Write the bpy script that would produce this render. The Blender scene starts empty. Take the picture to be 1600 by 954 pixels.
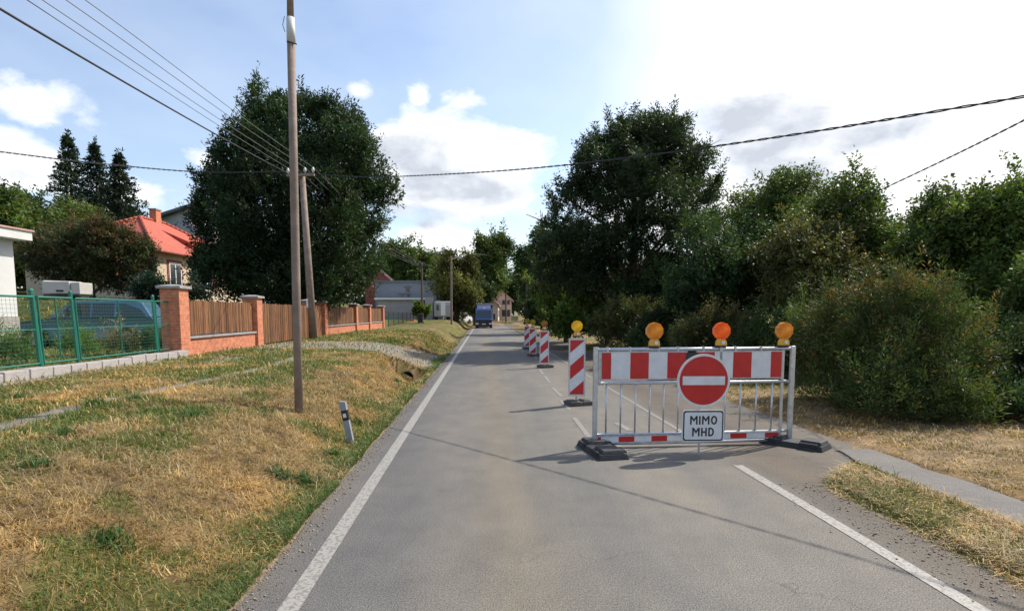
import bpy, math, random
import numpy as np
from mathutils import Vector, Matrix
R = math.radians
random.seed(7); rng = np.random.default_rng(7)
scn = bpy.context.scene
COL = scn.collection

# ------------------------------------------------------------------ camera
H = 1.6; F = 900.0; PITCH = R(5); CY = 568.0
cam = bpy.data.cameras.new('camera'); camo = bpy.data.objects.new('camera', cam); COL.objects.link(camo)
camo.location = (0, 0, H); camo.rotation_euler = (R(90) - PITCH, 0, 0)
cam.sensor_width = 36; cam.lens = F / 1600 * 36; cam.shift_y = (CY - 477) / 1600
cam.clip_start = 0.05; cam.clip_end = 3000
scn.camera = camo
# ------------------------------------------------------------------ light
AZ, EL = 56.0, 47.0            # azimuth from +Y towards +X
sundir = Vector((math.sin(R(AZ)) * math.cos(R(EL)), math.cos(R(AZ)) * math.cos(R(EL)), math.sin(R(EL))))
sl = bpy.data.lights.new('sun', 'SUN'); sl.energy = 4.0; sl.angle = R(0.55); sl.color = (1.0, 0.93, 0.82)
so = bpy.data.objects.new('sun', sl); COL.objects.link(so)
so.rotation_euler = sundir.to_track_quat('Z', 'Y').to_euler(); so.location = (20, 10, 30)
scn.view_settings.view_transform = 'Standard'; scn.view_settings.look = 'None'
scn.view_settings.gamma = 1; scn.view_settings.exposure = 0.5
scn.cycles.max_bounces = 6; scn.cycles.diffuse_bounces = 3; scn.cycles.transparent_max_bounces = 6
scn.cycles.use_denoising = True

def ray(px, py):
    c, s = math.cos(PITCH), math.sin(PITCH)
    u = CY - py
    return Vector((px - 800, F * c + u * s, -F * s + u * c))
def G(px, py, z=0.0):
    d = ray(px, py); k = (z - H) / d.z
    return Vector((d.x * k, d.y * k, z))
def P(px, py, Y):
    d = ray(px, py); k = Y / d.y
    return Vector((d.x * k, Y, H + d.z * k))
VP = -44.0 / 903.4
RU = Vector((VP, 1, 0)).normalized(); RT = Vector((RU.y, -RU.x, 0))
def RW(t, s, z=0.0): return Vector((RT.x * t + RU.x * s, RT.y * t + RU.y * s, z))
def TS(v): return v.x * RT.x + v.y * RT.y, v.x * RU.x + v.y * RU.y

# ------------------------------------------------------------------ world
w = bpy.data.worlds.new('World'); scn.world = w; w.use_nodes = True
nt = w.node_tree; nt.nodes.clear(); N = nt.nodes; L = nt.links
out = N.new('ShaderNodeOutputWorld'); sky = N.new('ShaderNodeTexSky'); sky.sky_type = 'NISHITA'
sky.sun_disc = False; sky.sun_elevation = R(EL); sky.sun_rotation = R(AZ); sky.air_density = 1.0; sky.dust_density = 1.6; sky.ozone_density = 1.6
tc = N.new('ShaderNodeTexCoord')
bgs = N.new('ShaderNodeBackground'); bgs.inputs['Strength'].default_value = 0.15
L.new(sky.outputs[0], bgs.inputs['Color'])
def m_(op, a, b=None, c=None, clamp=False):
    n = N.new('ShaderNodeMath'); n.operation = op; n.use_clamp = clamp
    for i, v in enumerate((a, b, c)):
        if v is None: continue
        if isinstance(v, (int, float)): n.inputs[i].default_value = v
        else: L.new(v, n.inputs[i])
    return n.outputs[0]
# noise in direction space, flattened a little towards the horizon
mp = N.new('ShaderNodeMapping'); mp.inputs['Scale'].default_value = (1, 1, 1.7); L.new(tc.outputs['Generated'], mp.inputs['Vector'])
n1 = N.new('ShaderNodeTexNoise'); n1.inputs['Scale'].default_value = 9.0; n1.inputs['Detail'].default_value = 8; n1.inputs['Roughness'].default_value = .58; n1.inputs['Distortion'].default_value = .25
L.new(mp.outputs[0], n1.inputs['Vector'])
n2 = N.new('ShaderNodeTexNoise'); n2.inputs['Scale'].default_value = 5.0; n2.inputs['Detail'].default_value = 5
mp2 = N.new('ShaderNodeMapping'); mp2.inputs['Location'].default_value = (3, 1, .06); mp2.inputs['Scale'].default_value = (1, 1, 2.0); L.new(tc.outputs['Generated'], mp2.inputs['Vector']); L.new(mp2.outputs[0], n2.inputs['Vector'])
n3_ = N.new('ShaderNodeTexNoise'); n3_.inputs['Scale'].default_value = 16.0; n3_.inputs['Detail'].default_value = 6; n3_.inputs['Roughness'].default_value = .55; L.new(mp.outputs[0], n3_.inputs['Vector'])
def blob(px, py, rx, ry, amp):
    d = ray(px, py).normalized()
    s = N.new('ShaderNodeVectorMath'); s.operation = 'SUBTRACT'; L.new(tc.outputs['Generated'], s.inputs[0]); s.inputs[1].default_value = d
    m = N.new('ShaderNodeVectorMath'); m.operation = 'MULTIPLY'; L.new(s.outputs[0], m.inputs[0])
    kx = F / (rx * d.y); kz = F / (ry * d.y)
    m.inputs[1].default_value = (kx, min(kx, kz) * .6, kz)
    l = N.new('ShaderNodeVectorMath'); l.operation = 'LENGTH'; L.new(m.outputs[0], l.inputs[0])
    v = m_('SUBTRACT', 1.0, l.outputs['Value'], clamp=True)
    return m_('MULTIPLY', v, amp)
def total(bl):
    o = None
    for b in bl:
        v = blob(*b); o = v if o is None else m_('MAXIMUM', o, v)
    return o
white = total([(700, 265, 190, 120, 1.8), (730, 158, 85, 30, .95), (657, 152, 32, 30, .95), (15, 262, 95, 75, 1.4), (60, 155, 130, 55, .85),
               (562, 142, 40, 26, .8), (325, 258, 60, 45, 1.0), (690, 375, 190, 50, 1.1), (1080, 330, 300, 130, 1.25), (230, 300, 110, 50, .62), (150, 195, 80, 34, .65), (822, 225, 34, 16, .8)])
grey = total([(650, 245, 120, 60, 2.1), (700, 292, 170, 48, 2.4), (640, 335, 150, 34, 2.2), (1195, 200, 160, 85, 2.6), (1310, 218, 190, 44, 2.3), (1230, 265, 120, 70, 2.0), (20, 275, 100, 40, 1.0), (770, 345, 110, 30, 1.2)])
dn = m_('MULTIPLY_ADD', n1.outputs['Fac'], 2.2, -1.42)
dens = m_('ADD', white, dn)
veil = total([(1500, 60, 900, 800, 1.0)]); veil = m_('MULTIPLY', m_('SUBTRACT', veil, m_('MULTIPLY_ADD', n2.outputs['Fac'], .16, .27)), 3.2, clamp=True)
base_haze = m_('MULTIPLY_ADD', n2.outputs['Fac'], 2.4, -1.42)     # stray cloud in the rest of the sky
dens = m_('MAXIMUM', m_('MAXIMUM', m_('MULTIPLY', dens, 2.0, clamp=True), veil), m_('MULTIPLY_ADD', n2.outputs['Fac'], .4, -.06, clamp=True), clamp=True)
gn = m_('ADD', grey, m_('MULTIPLY_ADD', n1.outputs['Fac'], 2.8, -1.95))
gd = m_('MULTIPLY', m_('MULTIPLY', gn, 1.2, clamp=True), m_('MULTIPLY_ADD', n3_.outputs['Fac'], 2.0, -.15, clamp=True))
cmix = N.new('ShaderNodeMix'); cmix.data_type = 'RGBA'; L.new(gd, cmix.inputs[0])
cmix.inputs[6].default_value = (.92, .93, .95, 1); cmix.inputs[7].default_value = (.50, .54, .61, 1)
bgc = N.new('ShaderNodeBackground'); bgc.inputs['Strength'].default_value = .95; L.new(cmix.outputs[2], bgc.inputs['Color'])
mx = N.new('ShaderNodeMixShader'); L.new(dens, mx.inputs[0]); L.new(bgs.outputs[0], mx.inputs[1]); L.new(bgc.outputs[0], mx.inputs[2])
L.new(mx.outputs[0], out.inputs['Surface'])

# ------------------------------------------------------------------ materials
def mat(name, col, rough=.7, metal=0, var=0, vscale=3, bump=0, bscale=40, col2=None, spec=.5, emit=None, es=0):
    m = bpy.data.materials.new(name); m.use_nodes = True; t = m.node_tree; n = t.nodes; l = t.links
    b = n['Principled BSDF']; b.inputs['Roughness'].default_value = rough; b.inputs['Metallic'].default_value = metal
    b.inputs['Specular IOR Level'].default_value = spec
    c4 = (*col, 1)
    b.inputs['Base Color'].default_value = c4
    if emit: b.inputs['Emission Color'].default_value = (*emit, 1); b.inputs['Emission Strength'].default_value = es
    co = n.new('ShaderNodeTexCoord')
    if var or col2:
        nz = n.new('ShaderNodeTexNoise'); nz.inputs['Scale'].default_value = vscale; nz.inputs['Detail'].default_value = 6; nz.inputs['Roughness'].default_value = .65
        l.new(co.outputs['Object'], nz.inputs['Vector'])
        rp = n.new('ShaderNodeValToRGB'); rp.color_ramp.elements[0].position = .32; rp.color_ramp.elements[1].position = .68
        d = col2 if col2 else tuple(c * (1 - var) for c in col)
        u = col if col2 else tuple(min(1, c * (1 + var)) for c in col)
        rp.color_ramp.elements[0].color = (*d, 1); rp.color_ramp.elements[1].color = (*u, 1)
        l.new(nz.outputs['Fac'], rp.inputs[0]); l.new(rp.outputs[0], b.inputs['Base Color'])
    if bump:
        nb = n.new('ShaderNodeTexNoise'); nb.inputs['Scale'].default_value = bscale; nb.inputs['Detail'].default_value = 4
        l.new(co.outputs['Object'], nb.inputs['Vector'])
        bp = n.new('ShaderNodeBump'); bp.inputs['Strength'].default_value = bump; bp.inputs['Distance'].default_value = .01
        l.new(nb.outputs['Fac'], bp.inputs['Height']); l.new(bp.outputs[0], b.inputs['Normal'])
    return m

def leafmat(name, trans=.3, rough=.55):
    m = bpy.data.materials.new(name); m.use_nodes = True; t = m.node_tree; n = t.nodes; l = t.links
    b = n['Principled BSDF']; b.inputs['Roughness'].default_value = rough; b.inputs['Specular IOR Level'].default_value = .3
    a = n.new('ShaderNodeAttribute'); a.attribute_name = 'Col'; l.new(a.outputs['Color'], b.inputs['Base Color'])
    tr = n.new('ShaderNodeBsdfTranslucent')
    hs = n.new('ShaderNodeMix'); hs.data_type = 'RGBA'; hs.blend_type = 'MULTIPLY'; hs.inputs[0].default_value = 1; hs.inputs[7].default_value = (1.5, 1.5, .7, 1)
    l.new(a.outputs['Color'], hs.inputs[6]); l.new(hs.outputs[2], tr.inputs['Color'])
    mxs = n.new('ShaderNodeMixShader'); mxs.inputs[0].default_value = trans
    l.new(b.outputs[0], mxs.inputs[1]); l.new(tr.outputs[0], mxs.inputs[2]); l.new(mxs.outputs[0], n['Material Output'].inputs['Surface'])
    return m
LEAF = leafmat('foliage'); GRASSM = leafmat('grass_blades', .22, .6)

def asphalt(name, base, tan, s=1.0, marks=True):
    m = bpy.data.materials.new(name); m.use_nodes = True; t = m.node_tree; n = t.nodes; l = t.links
    b = n['Principled BSDF']; b.inputs['Roughness'].default_value = .82; b.inputs['Specular IOR Level'].default_value = .35
    co = n.new('ShaderNodeTexCoord')
    def noise(sc, det=4, ro=.6, stretch=None):
        q = n.new('ShaderNodeTexNoise'); q.inputs['Scale'].default_value = sc; q.inputs['Detail'].default_value = det; q.inputs['Roughness'].default_value = ro
        if stretch:
            mm = n.new('ShaderNodeMapping'); mm.inputs['Scale'].default_value = stretch; mm.inputs['Rotation'].default_value = (0, 0, math.atan(-VP) * -1); l.new(co.outputs['Object'], mm.inputs['Vector']); l.new(mm.outputs[0], q.inputs['Vector'])
        else: l.new(co.outputs['Object'], q.inputs['Vector'])
        return q.outputs['Fac']
    def ramp(f, p0, c0, p1, c1):
        r = n.new('ShaderNodeValToRGB'); r.color_ramp.elements[0].position = p0; r.color_ramp.elements[1].position = p1
        r.color_ramp.elements[0].color = (*c0, 1); r.color_ramp.elements[1].color = (*c1, 1); l.new(f, r.inputs[0]); return r.outputs[0]
    def mixc(bt, f, a, c):
        q = n.new('ShaderNodeMix'); q.data_type = 'RGBA'; q.blend_type = bt
        if isinstance(f, float): q.inputs[0].default_value = f
        else: l.new(f, q.inputs[0])
        l.new(a, q.inputs[6]); l.new(c, q.inputs[7]); return q.outputs[2]
    c = ramp(noise(.9, 5, .6, (1.6, .35, 1)), .35, base, .68, tan)                    # long patches along the driving direction
    c = mixc('MULTIPLY', 1.0, c, ramp(noise(2.2, 6, .7), .3, (.84, .84, .85), .7, (1.1, 1.09, 1.07)))
    c = mixc('MULTIPLY', 1.0, c, ramp(noise(120 * s, 2, .5), .34, (.45, .44, .43), .64, (1.5, 1.48, 1.44)))
    c = mixc('MULTIPLY', 1.0, c, ramp(noise(45 * s, 3, .6), .3, (.85, .85, .85), .7, (1.12, 1.12, 1.12)))
    if marks:
        dt_ = n.new('ShaderNodeVectorMath'); dt_.operation = 'DOT_PRODUCT'; l.new(co.outputs['Object'], dt_.inputs[0]); dt_.inputs[1].default_value = RT
        ma = n.new('ShaderNodeMath'); ma.operation = 'MULTIPLY_ADD'; l.new(noise(1.3, 5, .65), ma.inputs[0]); ma.inputs[1].default_value = .09; l.new(dt_.outputs['Value'], ma.inputs[2])
        mr = n.new('ShaderNodeMapRange'); mr.inputs['From Min'].default_value = -1.4; mr.inputs['From Max'].default_value = 4.6; l.new(ma.outputs[0], mr.inputs['Value'])
        r = n.new('ShaderNodeValToRGB'); e = r.color_ramp.elements; f_ = lambda t: (t + .045 + 1.4) / 6
        stops = [(-1.4, (.86, .80, .74)), (-1.2, (.80, .80, .82)), (-.8, (.80, .82, .86)), (-.25, (1.0, .98, .95)), (.2, (1.12, 1.04, .90)), (.45, (1.0, .97, .91)), (.8, (.98, .98, .96)), (1.6, (1.12, 1.10, 1.05)), (2.55, (1.08, 1.05, 1.0)), (2.85, (.80, .74, .66)), (3.2, (.72, .62, .52)), (4.5, (.9, .84, .76))]
        e[0].position = f_(stops[0][0]); e[0].color = (*stops[0][1], 1); e[1].position = f_(stops[-1][0]); e[1].color = (*stops[-1][1], 1)
        for t_, c_ in stops[1:-1]: k_ = e.new(f_(t_)); k_.color = (*c_, 1)
        l.new(mr.outputs[0], r.inputs[0]); c = mixc('MULTIPLY', 1.0, c, r.outputs[0])
    vo = n.new('ShaderNodeTexVoronoi'); vo.feature = 'DISTANCE_TO_EDGE'; vo.inputs['Scale'].default_value = .42
    wob = n.new('ShaderNodeTexNoise'); wob.inputs['Scale'].default_value = 2.5; wob.inputs['Detail'].default_value = 5; l.new(co.outputs['Object'], wob.inputs['Vector'])
    va = n.new('ShaderNodeVectorMath'); va.operation = 'MULTIPLY_ADD'; l.new(wob.outputs['Color'], va.inputs[0]); va.inputs[1].default_value = (.9, .9, 0); l.new(co.outputs['Object'], va.inputs[2]); l.new(va.outputs[0], vo.inputs['Vector'])
    ck = ramp(vo.outputs['Distance'], .0, (.55, .53, .50), .005, (1, 1, 1))
    cm = ramp(noise(.35, 2), .5, (0, 0, 0), .62, (1, 1, 1))
    q = n.new('ShaderNodeMix'); q.data_type = 'RGBA'; q.blend_type = 'MULTIPLY'; l.new(cm, q.inputs[0]); l.new(c, q.inputs[6]); l.new(ck, q.inputs[7]); c = q.outputs[2]
    l.new(c, b.inputs['Base Color'])
    bp = n.new('ShaderNodeBump'); bp.inputs['Strength'].default_value = .55; bp.inputs['Distance'].default_value = .006
    l.new(noise(110 * s, 3, .6), bp.inputs['Height']); l.new(bp.outputs[0], b.inputs['Normal'])
    return m
ASPH = asphalt('asphalt', (.125, .124, .122), (.170, .160, .143))
PATHM = asphalt('path_asphalt', (.125, .12, .12), (.185, .17, .15), 1.2, False)

def paintmat():
    m = bpy.data.materials.new('road_paint'); m.use_nodes = True; t = m.node_tree; n = t.nodes; l = t.links
    b = n['Principled BSDF']; b.inputs['Roughness'].default_value = .6
    co = n.new('ShaderNodeTexCoord')
    nz = n.new('ShaderNodeTexNoise'); nz.inputs['Scale'].default_value = 38; nz.inputs['Detail'].default_value = 5; nz.inputs['Roughness'].default_value = .7; l.new(co.outputs['Object'], nz.inputs['Vector'])
    r = n.new('ShaderNodeValToRGB'); e = r.color_ramp.elements
    e[0].position = .44; e[0].color = (.17, .16, .145, 1); e[1].position = .50; e[1].color = (.30, .283, .255, 1); l.new(nz.outputs['Fac'], r.inputs[0]); l.new(r.outputs[0], b.inputs['Base Color'])
    return m
PAINT = paintmat()
def wornpaint():
    m = PAINT.copy(); m.name = 'worn_paint'; n = m.node_tree.nodes
    for q in n:
        if q.type == 'VALTORGB': q.color_ramp.elements[0].position = .46; q.color_ramp.elements[1].position = .58; q.color_ramp.elements[1].color = (.29, .275, .25, 1)
    return m
PAINT2 = wornpaint()
def brickmat():
    m = bpy.data.materials.new('orange_brick'); m.use_nodes = True; t = m.node_tree; n = t.nodes; l = t.links
    b = n['Principled BSDF']; b.inputs['Roughness'].default_value = .85
    co = n.new('ShaderNodeTexCoord'); sp = n.new('ShaderNodeSeparateXYZ'); l.new(co.outputs['Object'], sp.inputs[0])
    ad = n.new('ShaderNodeMath'); ad.operation = 'ADD'; l.new(sp.outputs[0], ad.inputs[0]); l.new(sp.outputs[1], ad.inputs[1])
    cb = n.new('ShaderNodeCombineXYZ'); l.new(ad.outputs[0], cb.inputs[0]); l.new(sp.outputs[2], cb.inputs[1])
    br = n.new('ShaderNodeTexBrick'); l.new(cb.outputs[0], br.inputs['Vector']); br.inputs['Scale'].default_value = 1
    br.inputs['Brick Width'].default_value = .22; br.inputs['Row Height'].default_value = .068; br.inputs['Mortar Size'].default_value = .006
    br.inputs['Color1'].default_value = (.62, .21, .10, 1); br.inputs['Color2'].default_value = (.48, .145, .075, 1); br.inputs['Mortar'].default_value = (.45, .30, .22, 1); br.inputs['Bias'].default_value = -.1
    nz = n.new('ShaderNodeTexNoise'); nz.inputs['Scale'].default_value = 9; nz.inputs['Detail'].default_value = 6; l.new(co.outputs['Object'], nz.inputs['Vector'])
    rp = n.new('ShaderNodeValToRGB'); rp.color_ramp.elements[0].color = (.72, .72, .72, 1); rp.color_ramp.elements[1].color = (1.2, 1.15, 1.1, 1); rp.color_ramp.elements[0].position = .3; rp.color_ramp.elements[1].position = .7
    l.new(nz.outputs['Fac'], rp.inputs[0])
    mm = n.new('ShaderNodeMix'); mm.data_type = 'RGBA'; mm.blend_type = 'MULTIPLY'; mm.inputs[0].default_value = 1; l.new(br.outputs['Color'], mm.inputs[6]); l.new(rp.outputs[0], mm.inputs[7]); l.new(mm.outputs[2], b.inputs['Base Color'])
    bp = n.new('ShaderNodeBump'); bp.inputs['Strength'].default_value = .6; bp.inputs['Distance'].default_value = .006; bp.invert = True
    l.new(br.outputs['Fac'], bp.inputs['Height']); l.new(bp.outputs[0], b.inputs['Normal'])
    return m
BRICK = brickmat()
def woodmat(name, c1, c2, c3):
    m = bpy.data.materials.new(name); m.use_nodes = True; t = m.node_tree; n = t.nodes; l = t.links
    b = n['Principled BSDF']; b.inputs['Roughness'].default_value = .7
    a = n.new('ShaderNodeAttribute'); a.attribute_name = 'Col'
    co = n.new('ShaderNodeTexCoord'); mm = n.new('ShaderNodeMapping'); mm.inputs['Scale'].default_value = (9, 9, .9); l.new(co.outputs['Object'], mm.inputs['Vector'])
    nz = n.new('ShaderNodeTexNoise'); nz.inputs['Scale'].default_value = 3; nz.inputs['Detail'].default_value = 7; nz.inputs['Roughness'].default_value = .65; l.new(mm.outputs[0], nz.inputs['Vector'])
    r = n.new('ShaderNodeValToRGB'); e = r.color_ramp.elements; e[0].position = .3; e[0].color = (*c1, 1); e[1].position = .72; e[1].color = (*c3, 1); k = e.new(.5); k.color = (*c2, 1)
    l.new(nz.outputs['Fac'], r.inputs[0])
    x = n.new('ShaderNodeMix'); x.data_type = 'RGBA'; x.blend_type = 'MULTIPLY'; x.inputs[0].default_value = 1; l.new(r.outputs[0], x.inputs[6]); l.new(a.outputs['Color'], x.inputs[7]); l.new(x.outputs[2], b.inputs['Base Color'])
    bp = n.new('ShaderNodeBump'); bp.inputs['Strength'].default_value = .3; bp.inputs['Distance'].default_value = .005; l.new(nz.outputs['Fac'], bp.inputs['Height']); l.new(bp.outputs[0], b.inputs['Normal'])
    return m
PLANK = woodmat('fence_boards', (.07, .035, .018), (.18, .080, .032), (.36, .165, .06))
def tilemat(name, c, c2, ang):
    m = mat(name, c, .75, var=0, col2=c2, vscale=2.5); t = m.node_tree; n = t.nodes; l = t.links
    co = n.new('ShaderNodeTexCoord'); wv = n.new('ShaderNodeTexWave'); wv.bands_direction = 'X' if ang == 0 else 'Y'; wv.inputs['Scale'].default_value = 1.6; l.new(co.outputs['Object'], wv.inputs['Vector'])
    w2 = n.new('ShaderNodeTexWave'); w2.bands_direction = 'Z'; w2.wave_profile = 'SAW'; w2.inputs['Scale'].default_value = 2.2; l.new(co.outputs['Object'], w2.inputs['Vector'])
    ad = n.new('ShaderNodeMath'); ad.operation = 'ADD'; l.new(wv.outputs['Fac'], ad.inputs[0]); l.new(w2.outputs['Fac'], ad.inputs[1])
    bp = n.new('ShaderNodeBump'); bp.inputs['Strength'].default_value = .8; bp.inputs['Distance'].default_value = .05; l.new(ad.outputs[0], bp.inputs['Height']); l.new(bp.outputs[0], n['Principled BSDF'].inputs['Normal'])
    return m
M = {}
M['galv'] = mat('galvanised_steel', (.52, .54, .57), .38, .75, var=.18, vscale=14, bump=.1, bscale=90)
M['rubber'] = mat('black_rubber', (.022, .022, .024), .62, var=.4, vscale=12, bump=.5, bscale=60)
M['rubber_dusty'] = mat('dusty_rubber', (.09, .08, .07), .8, var=.3, vscale=9, bump=.5, bscale=60)
M['red'] = mat('red_sheeting', (.50, .018, .018), .35, var=.13, vscale=9, bump=.05)
M['white'] = mat('white_sheeting', (.66, .67, .68), .35, var=.10, vscale=9, bump=.05)
M['signback'] = mat('sign_aluminium', (.5, .5, .5), .5, .5)
M['black'] = mat('black_paint', (.012, .012, .014), .45)
M['bark'] = mat('bark', (.16, .12, .09), .9, col2=(.06, .045, .035), vscale=12, bump=.9, bscale=30)
M['pinebark'] = mat('pine_bark', (.20, .12, .085), .9, col2=(.08, .05, .04), vscale=10, bump=.9, bscale=25)
M['pole'] = mat('weathered_pole', (.29, .22, .175), .8, col2=(.17, .125, .10), vscale=5, bump=.4, bscale=30)
M['polewhite'] = mat('pale_pole_sleeve', (.55, .56, .52), .6, var=.1, vscale=6)
M['concrete'] = mat('concrete', (.34, .31, .28), .85, var=.18, vscale=5, bump=.4, bscale=50)
M['cap'] = mat('concrete_cap', (.30, .29, .28), .85, var=.2, vscale=8, bump=.4, bscale=40)
M['stone'] = mat('grey_block', (.40, .37, .35), .9, col2=(.27, .25, .24), vscale=7, bump=.7, bscale=30)
M['green'] = mat('green_fence_coat', (.010, .15, .10), .4, var=.1, vscale=4)
M['cable'] = mat('cable_black', (.025, .022, .024), .6)
M['wire'] = mat('wire_grey', (.20, .19, .19), .5, .4)
M['glass'] = mat('window_glass', (.03, .04, .05), .08, spec=.8)
M['carblue'] = mat('blue_car_paint', (.10, .19, .28), .25, .3, var=.06, vscale=2)
M['tyre'] = mat('tyre', (.02, .02, .02), .85)
M['rim'] = mat('wheel_rim', (.45, .46, .48), .35, .8)
M['trim'] = mat('dark_trim', (.025, .025, .028), .55)
M['headlight'] = mat('headlight', (.7, .72, .75), .15)
M['amber'] = mat('amber_lens', (.75, .28, .02), .3)
M['plaster'] = mat('beige_plaster', (.62, .51, .37), .9, var=.08, vscale=2, bump=.2, bscale=20)
M['plaster_w'] = mat('white_plaster', (.62, .62, .6), .85, var=.07, vscale=1.5)
M['annex'] = mat('dull_plaster', (.36, .34, .33), .9, var=.12, vscale=1.2)
M['plaster_g'] = mat('grey_plaster', (.21, .235, .275), .9, var=.08, vscale=.6)
M['plaster_p'] = mat('pink_plaster', (.66, .54, .45), .9, var=.06, vscale=1)
M['rooftile'] = tilemat('red_roof_tiles', (.50, .115, .065), (.38, .08, .05), 1)
M['rooftile_x'] = tilemat('red_roof_tiles_end', (.50, .115, .065), (.38, .08, .05), 0)
M['roofgrey'] = mat('roof_edge_grey', (.12, .13, .15), .6)
M['roofpink'] = mat('faded_roof', (.48, .30, .24), .8, var=.1, vscale=2)
M['redbrick'] = mat('old_red_brick', (.30, .09, .07), .9, var=.15, vscale=4)
M['winwhite'] = mat('window_frame_white', (.75, .76, .76), .4)
M['tarp'] = mat('white_tarp', (.50, .48, .45), .6, var=.06, vscale=4)
M['bin'] = mat('dark_bin', (.03, .025, .022), .6, var=.2, vscale=9)
M['terracotta'] = mat('terracotta', (.45, .16, .09), .8)
M['truckblue'] = mat('blue_truck_paint', (.07, .16, .46), .3, .1)
M['trucktarp'] = mat('dark_blue_tarp', (.035, .045, .09), .6, var=.1, vscale=3)
M['housing'] = mat('lamp_housing_yellow', (.72, .38, .04), .45, var=.1, vscale=20)
def lensmat(name, c, em):
    m = mat(name, c, .22, emit=c, es=em); t = m.node_tree; n = t.nodes; l = t.links; b = n['Principled BSDF']
    co = n.new('ShaderNodeTexCoord'); wv = n.new('ShaderNodeTexWave'); wv.wave_type = 'RINGS'; wv.rings_direction = 'Y'; wv.inputs['Scale'].default_value = 26; l.new(co.outputs['Object'], wv.inputs['Vector'])
    bp = n.new('ShaderNodeBump'); bp.inputs['Strength'].default_value = .8; bp.inputs['Distance'].default_value = .006; l.new(wv.outputs['Fac'], bp.inputs['Height']); l.new(bp.outputs[0], b.inputs['Normal'])
    cr = n.new('ShaderNodeValToRGB'); cr.color_ramp.elements[0].color = (c[0] * .55, c[1] * .42, c[2] * .5, 1); cr.color_ramp.elements[1].color = (min(1, c[0] * 1.1), min(1, c[1] * 1.35), c[2] * 1.2, 1)  # dark rings and highlights of the ribs put into the lens colour
    gr_ = n.new('ShaderNodeTexNoise'); gr_.inputs['Scale'].default_value = 11; gr_.inputs['Detail'].default_value = 1; l.new(co.outputs['Object'], gr_.inputs['Vector'])
    av = n.new('ShaderNodeMath'); av.operation = 'MULTIPLY_ADD'; l.new(wv.outputs['Fac'], av.inputs[0]); av.inputs[1].default_value = .45; 
    a2 = n.new('ShaderNodeMath'); a2.operation = 'MULTIPLY_ADD'; l.new(gr_.outputs['Fac'], a2.inputs[0]); a2.inputs[1].default_value = 1.6; a2.inputs[2].default_value = -.5; l.new(a2.outputs[0], av.inputs[2])
    l.new(av.outputs[0], cr.inputs[0]); l.new(cr.outputs[0], b.inputs['Base Color']); l.new(cr.outputs[0], b.inputs['Emission Color'])
    tr = n.new('ShaderNodeBsdfTranslucent'); l.new(cr.outputs[0], tr.inputs[0]); l.new(bp.outputs[0], tr.inputs['Normal'])
    x = n.new('ShaderNodeMixShader'); x.inputs[0].default_value = .3; l.new(b.outputs[0], x.inputs[1]); l.new(tr.outputs[0], x.inputs[2]); l.new(x.outputs[0], n['Material Output'].inputs['Surface'])
    return m
M['lens_orange'] = lensmat('lens_orange', (.95, .34, .025), .08)
M['lens_red'] = lensmat('lens_red_orange', (1.0, .15, .008), .2)
M['lens_yellow'] = lensmat('lens_yellow', (.9, .52, .02), .16)
M['lens_dim'] = lensmat('lens_dim', (.55, .22, .03), .0)
M['lens_olive'] = lensmat('lens_olive', (.62, .42, .05), .0)

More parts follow.
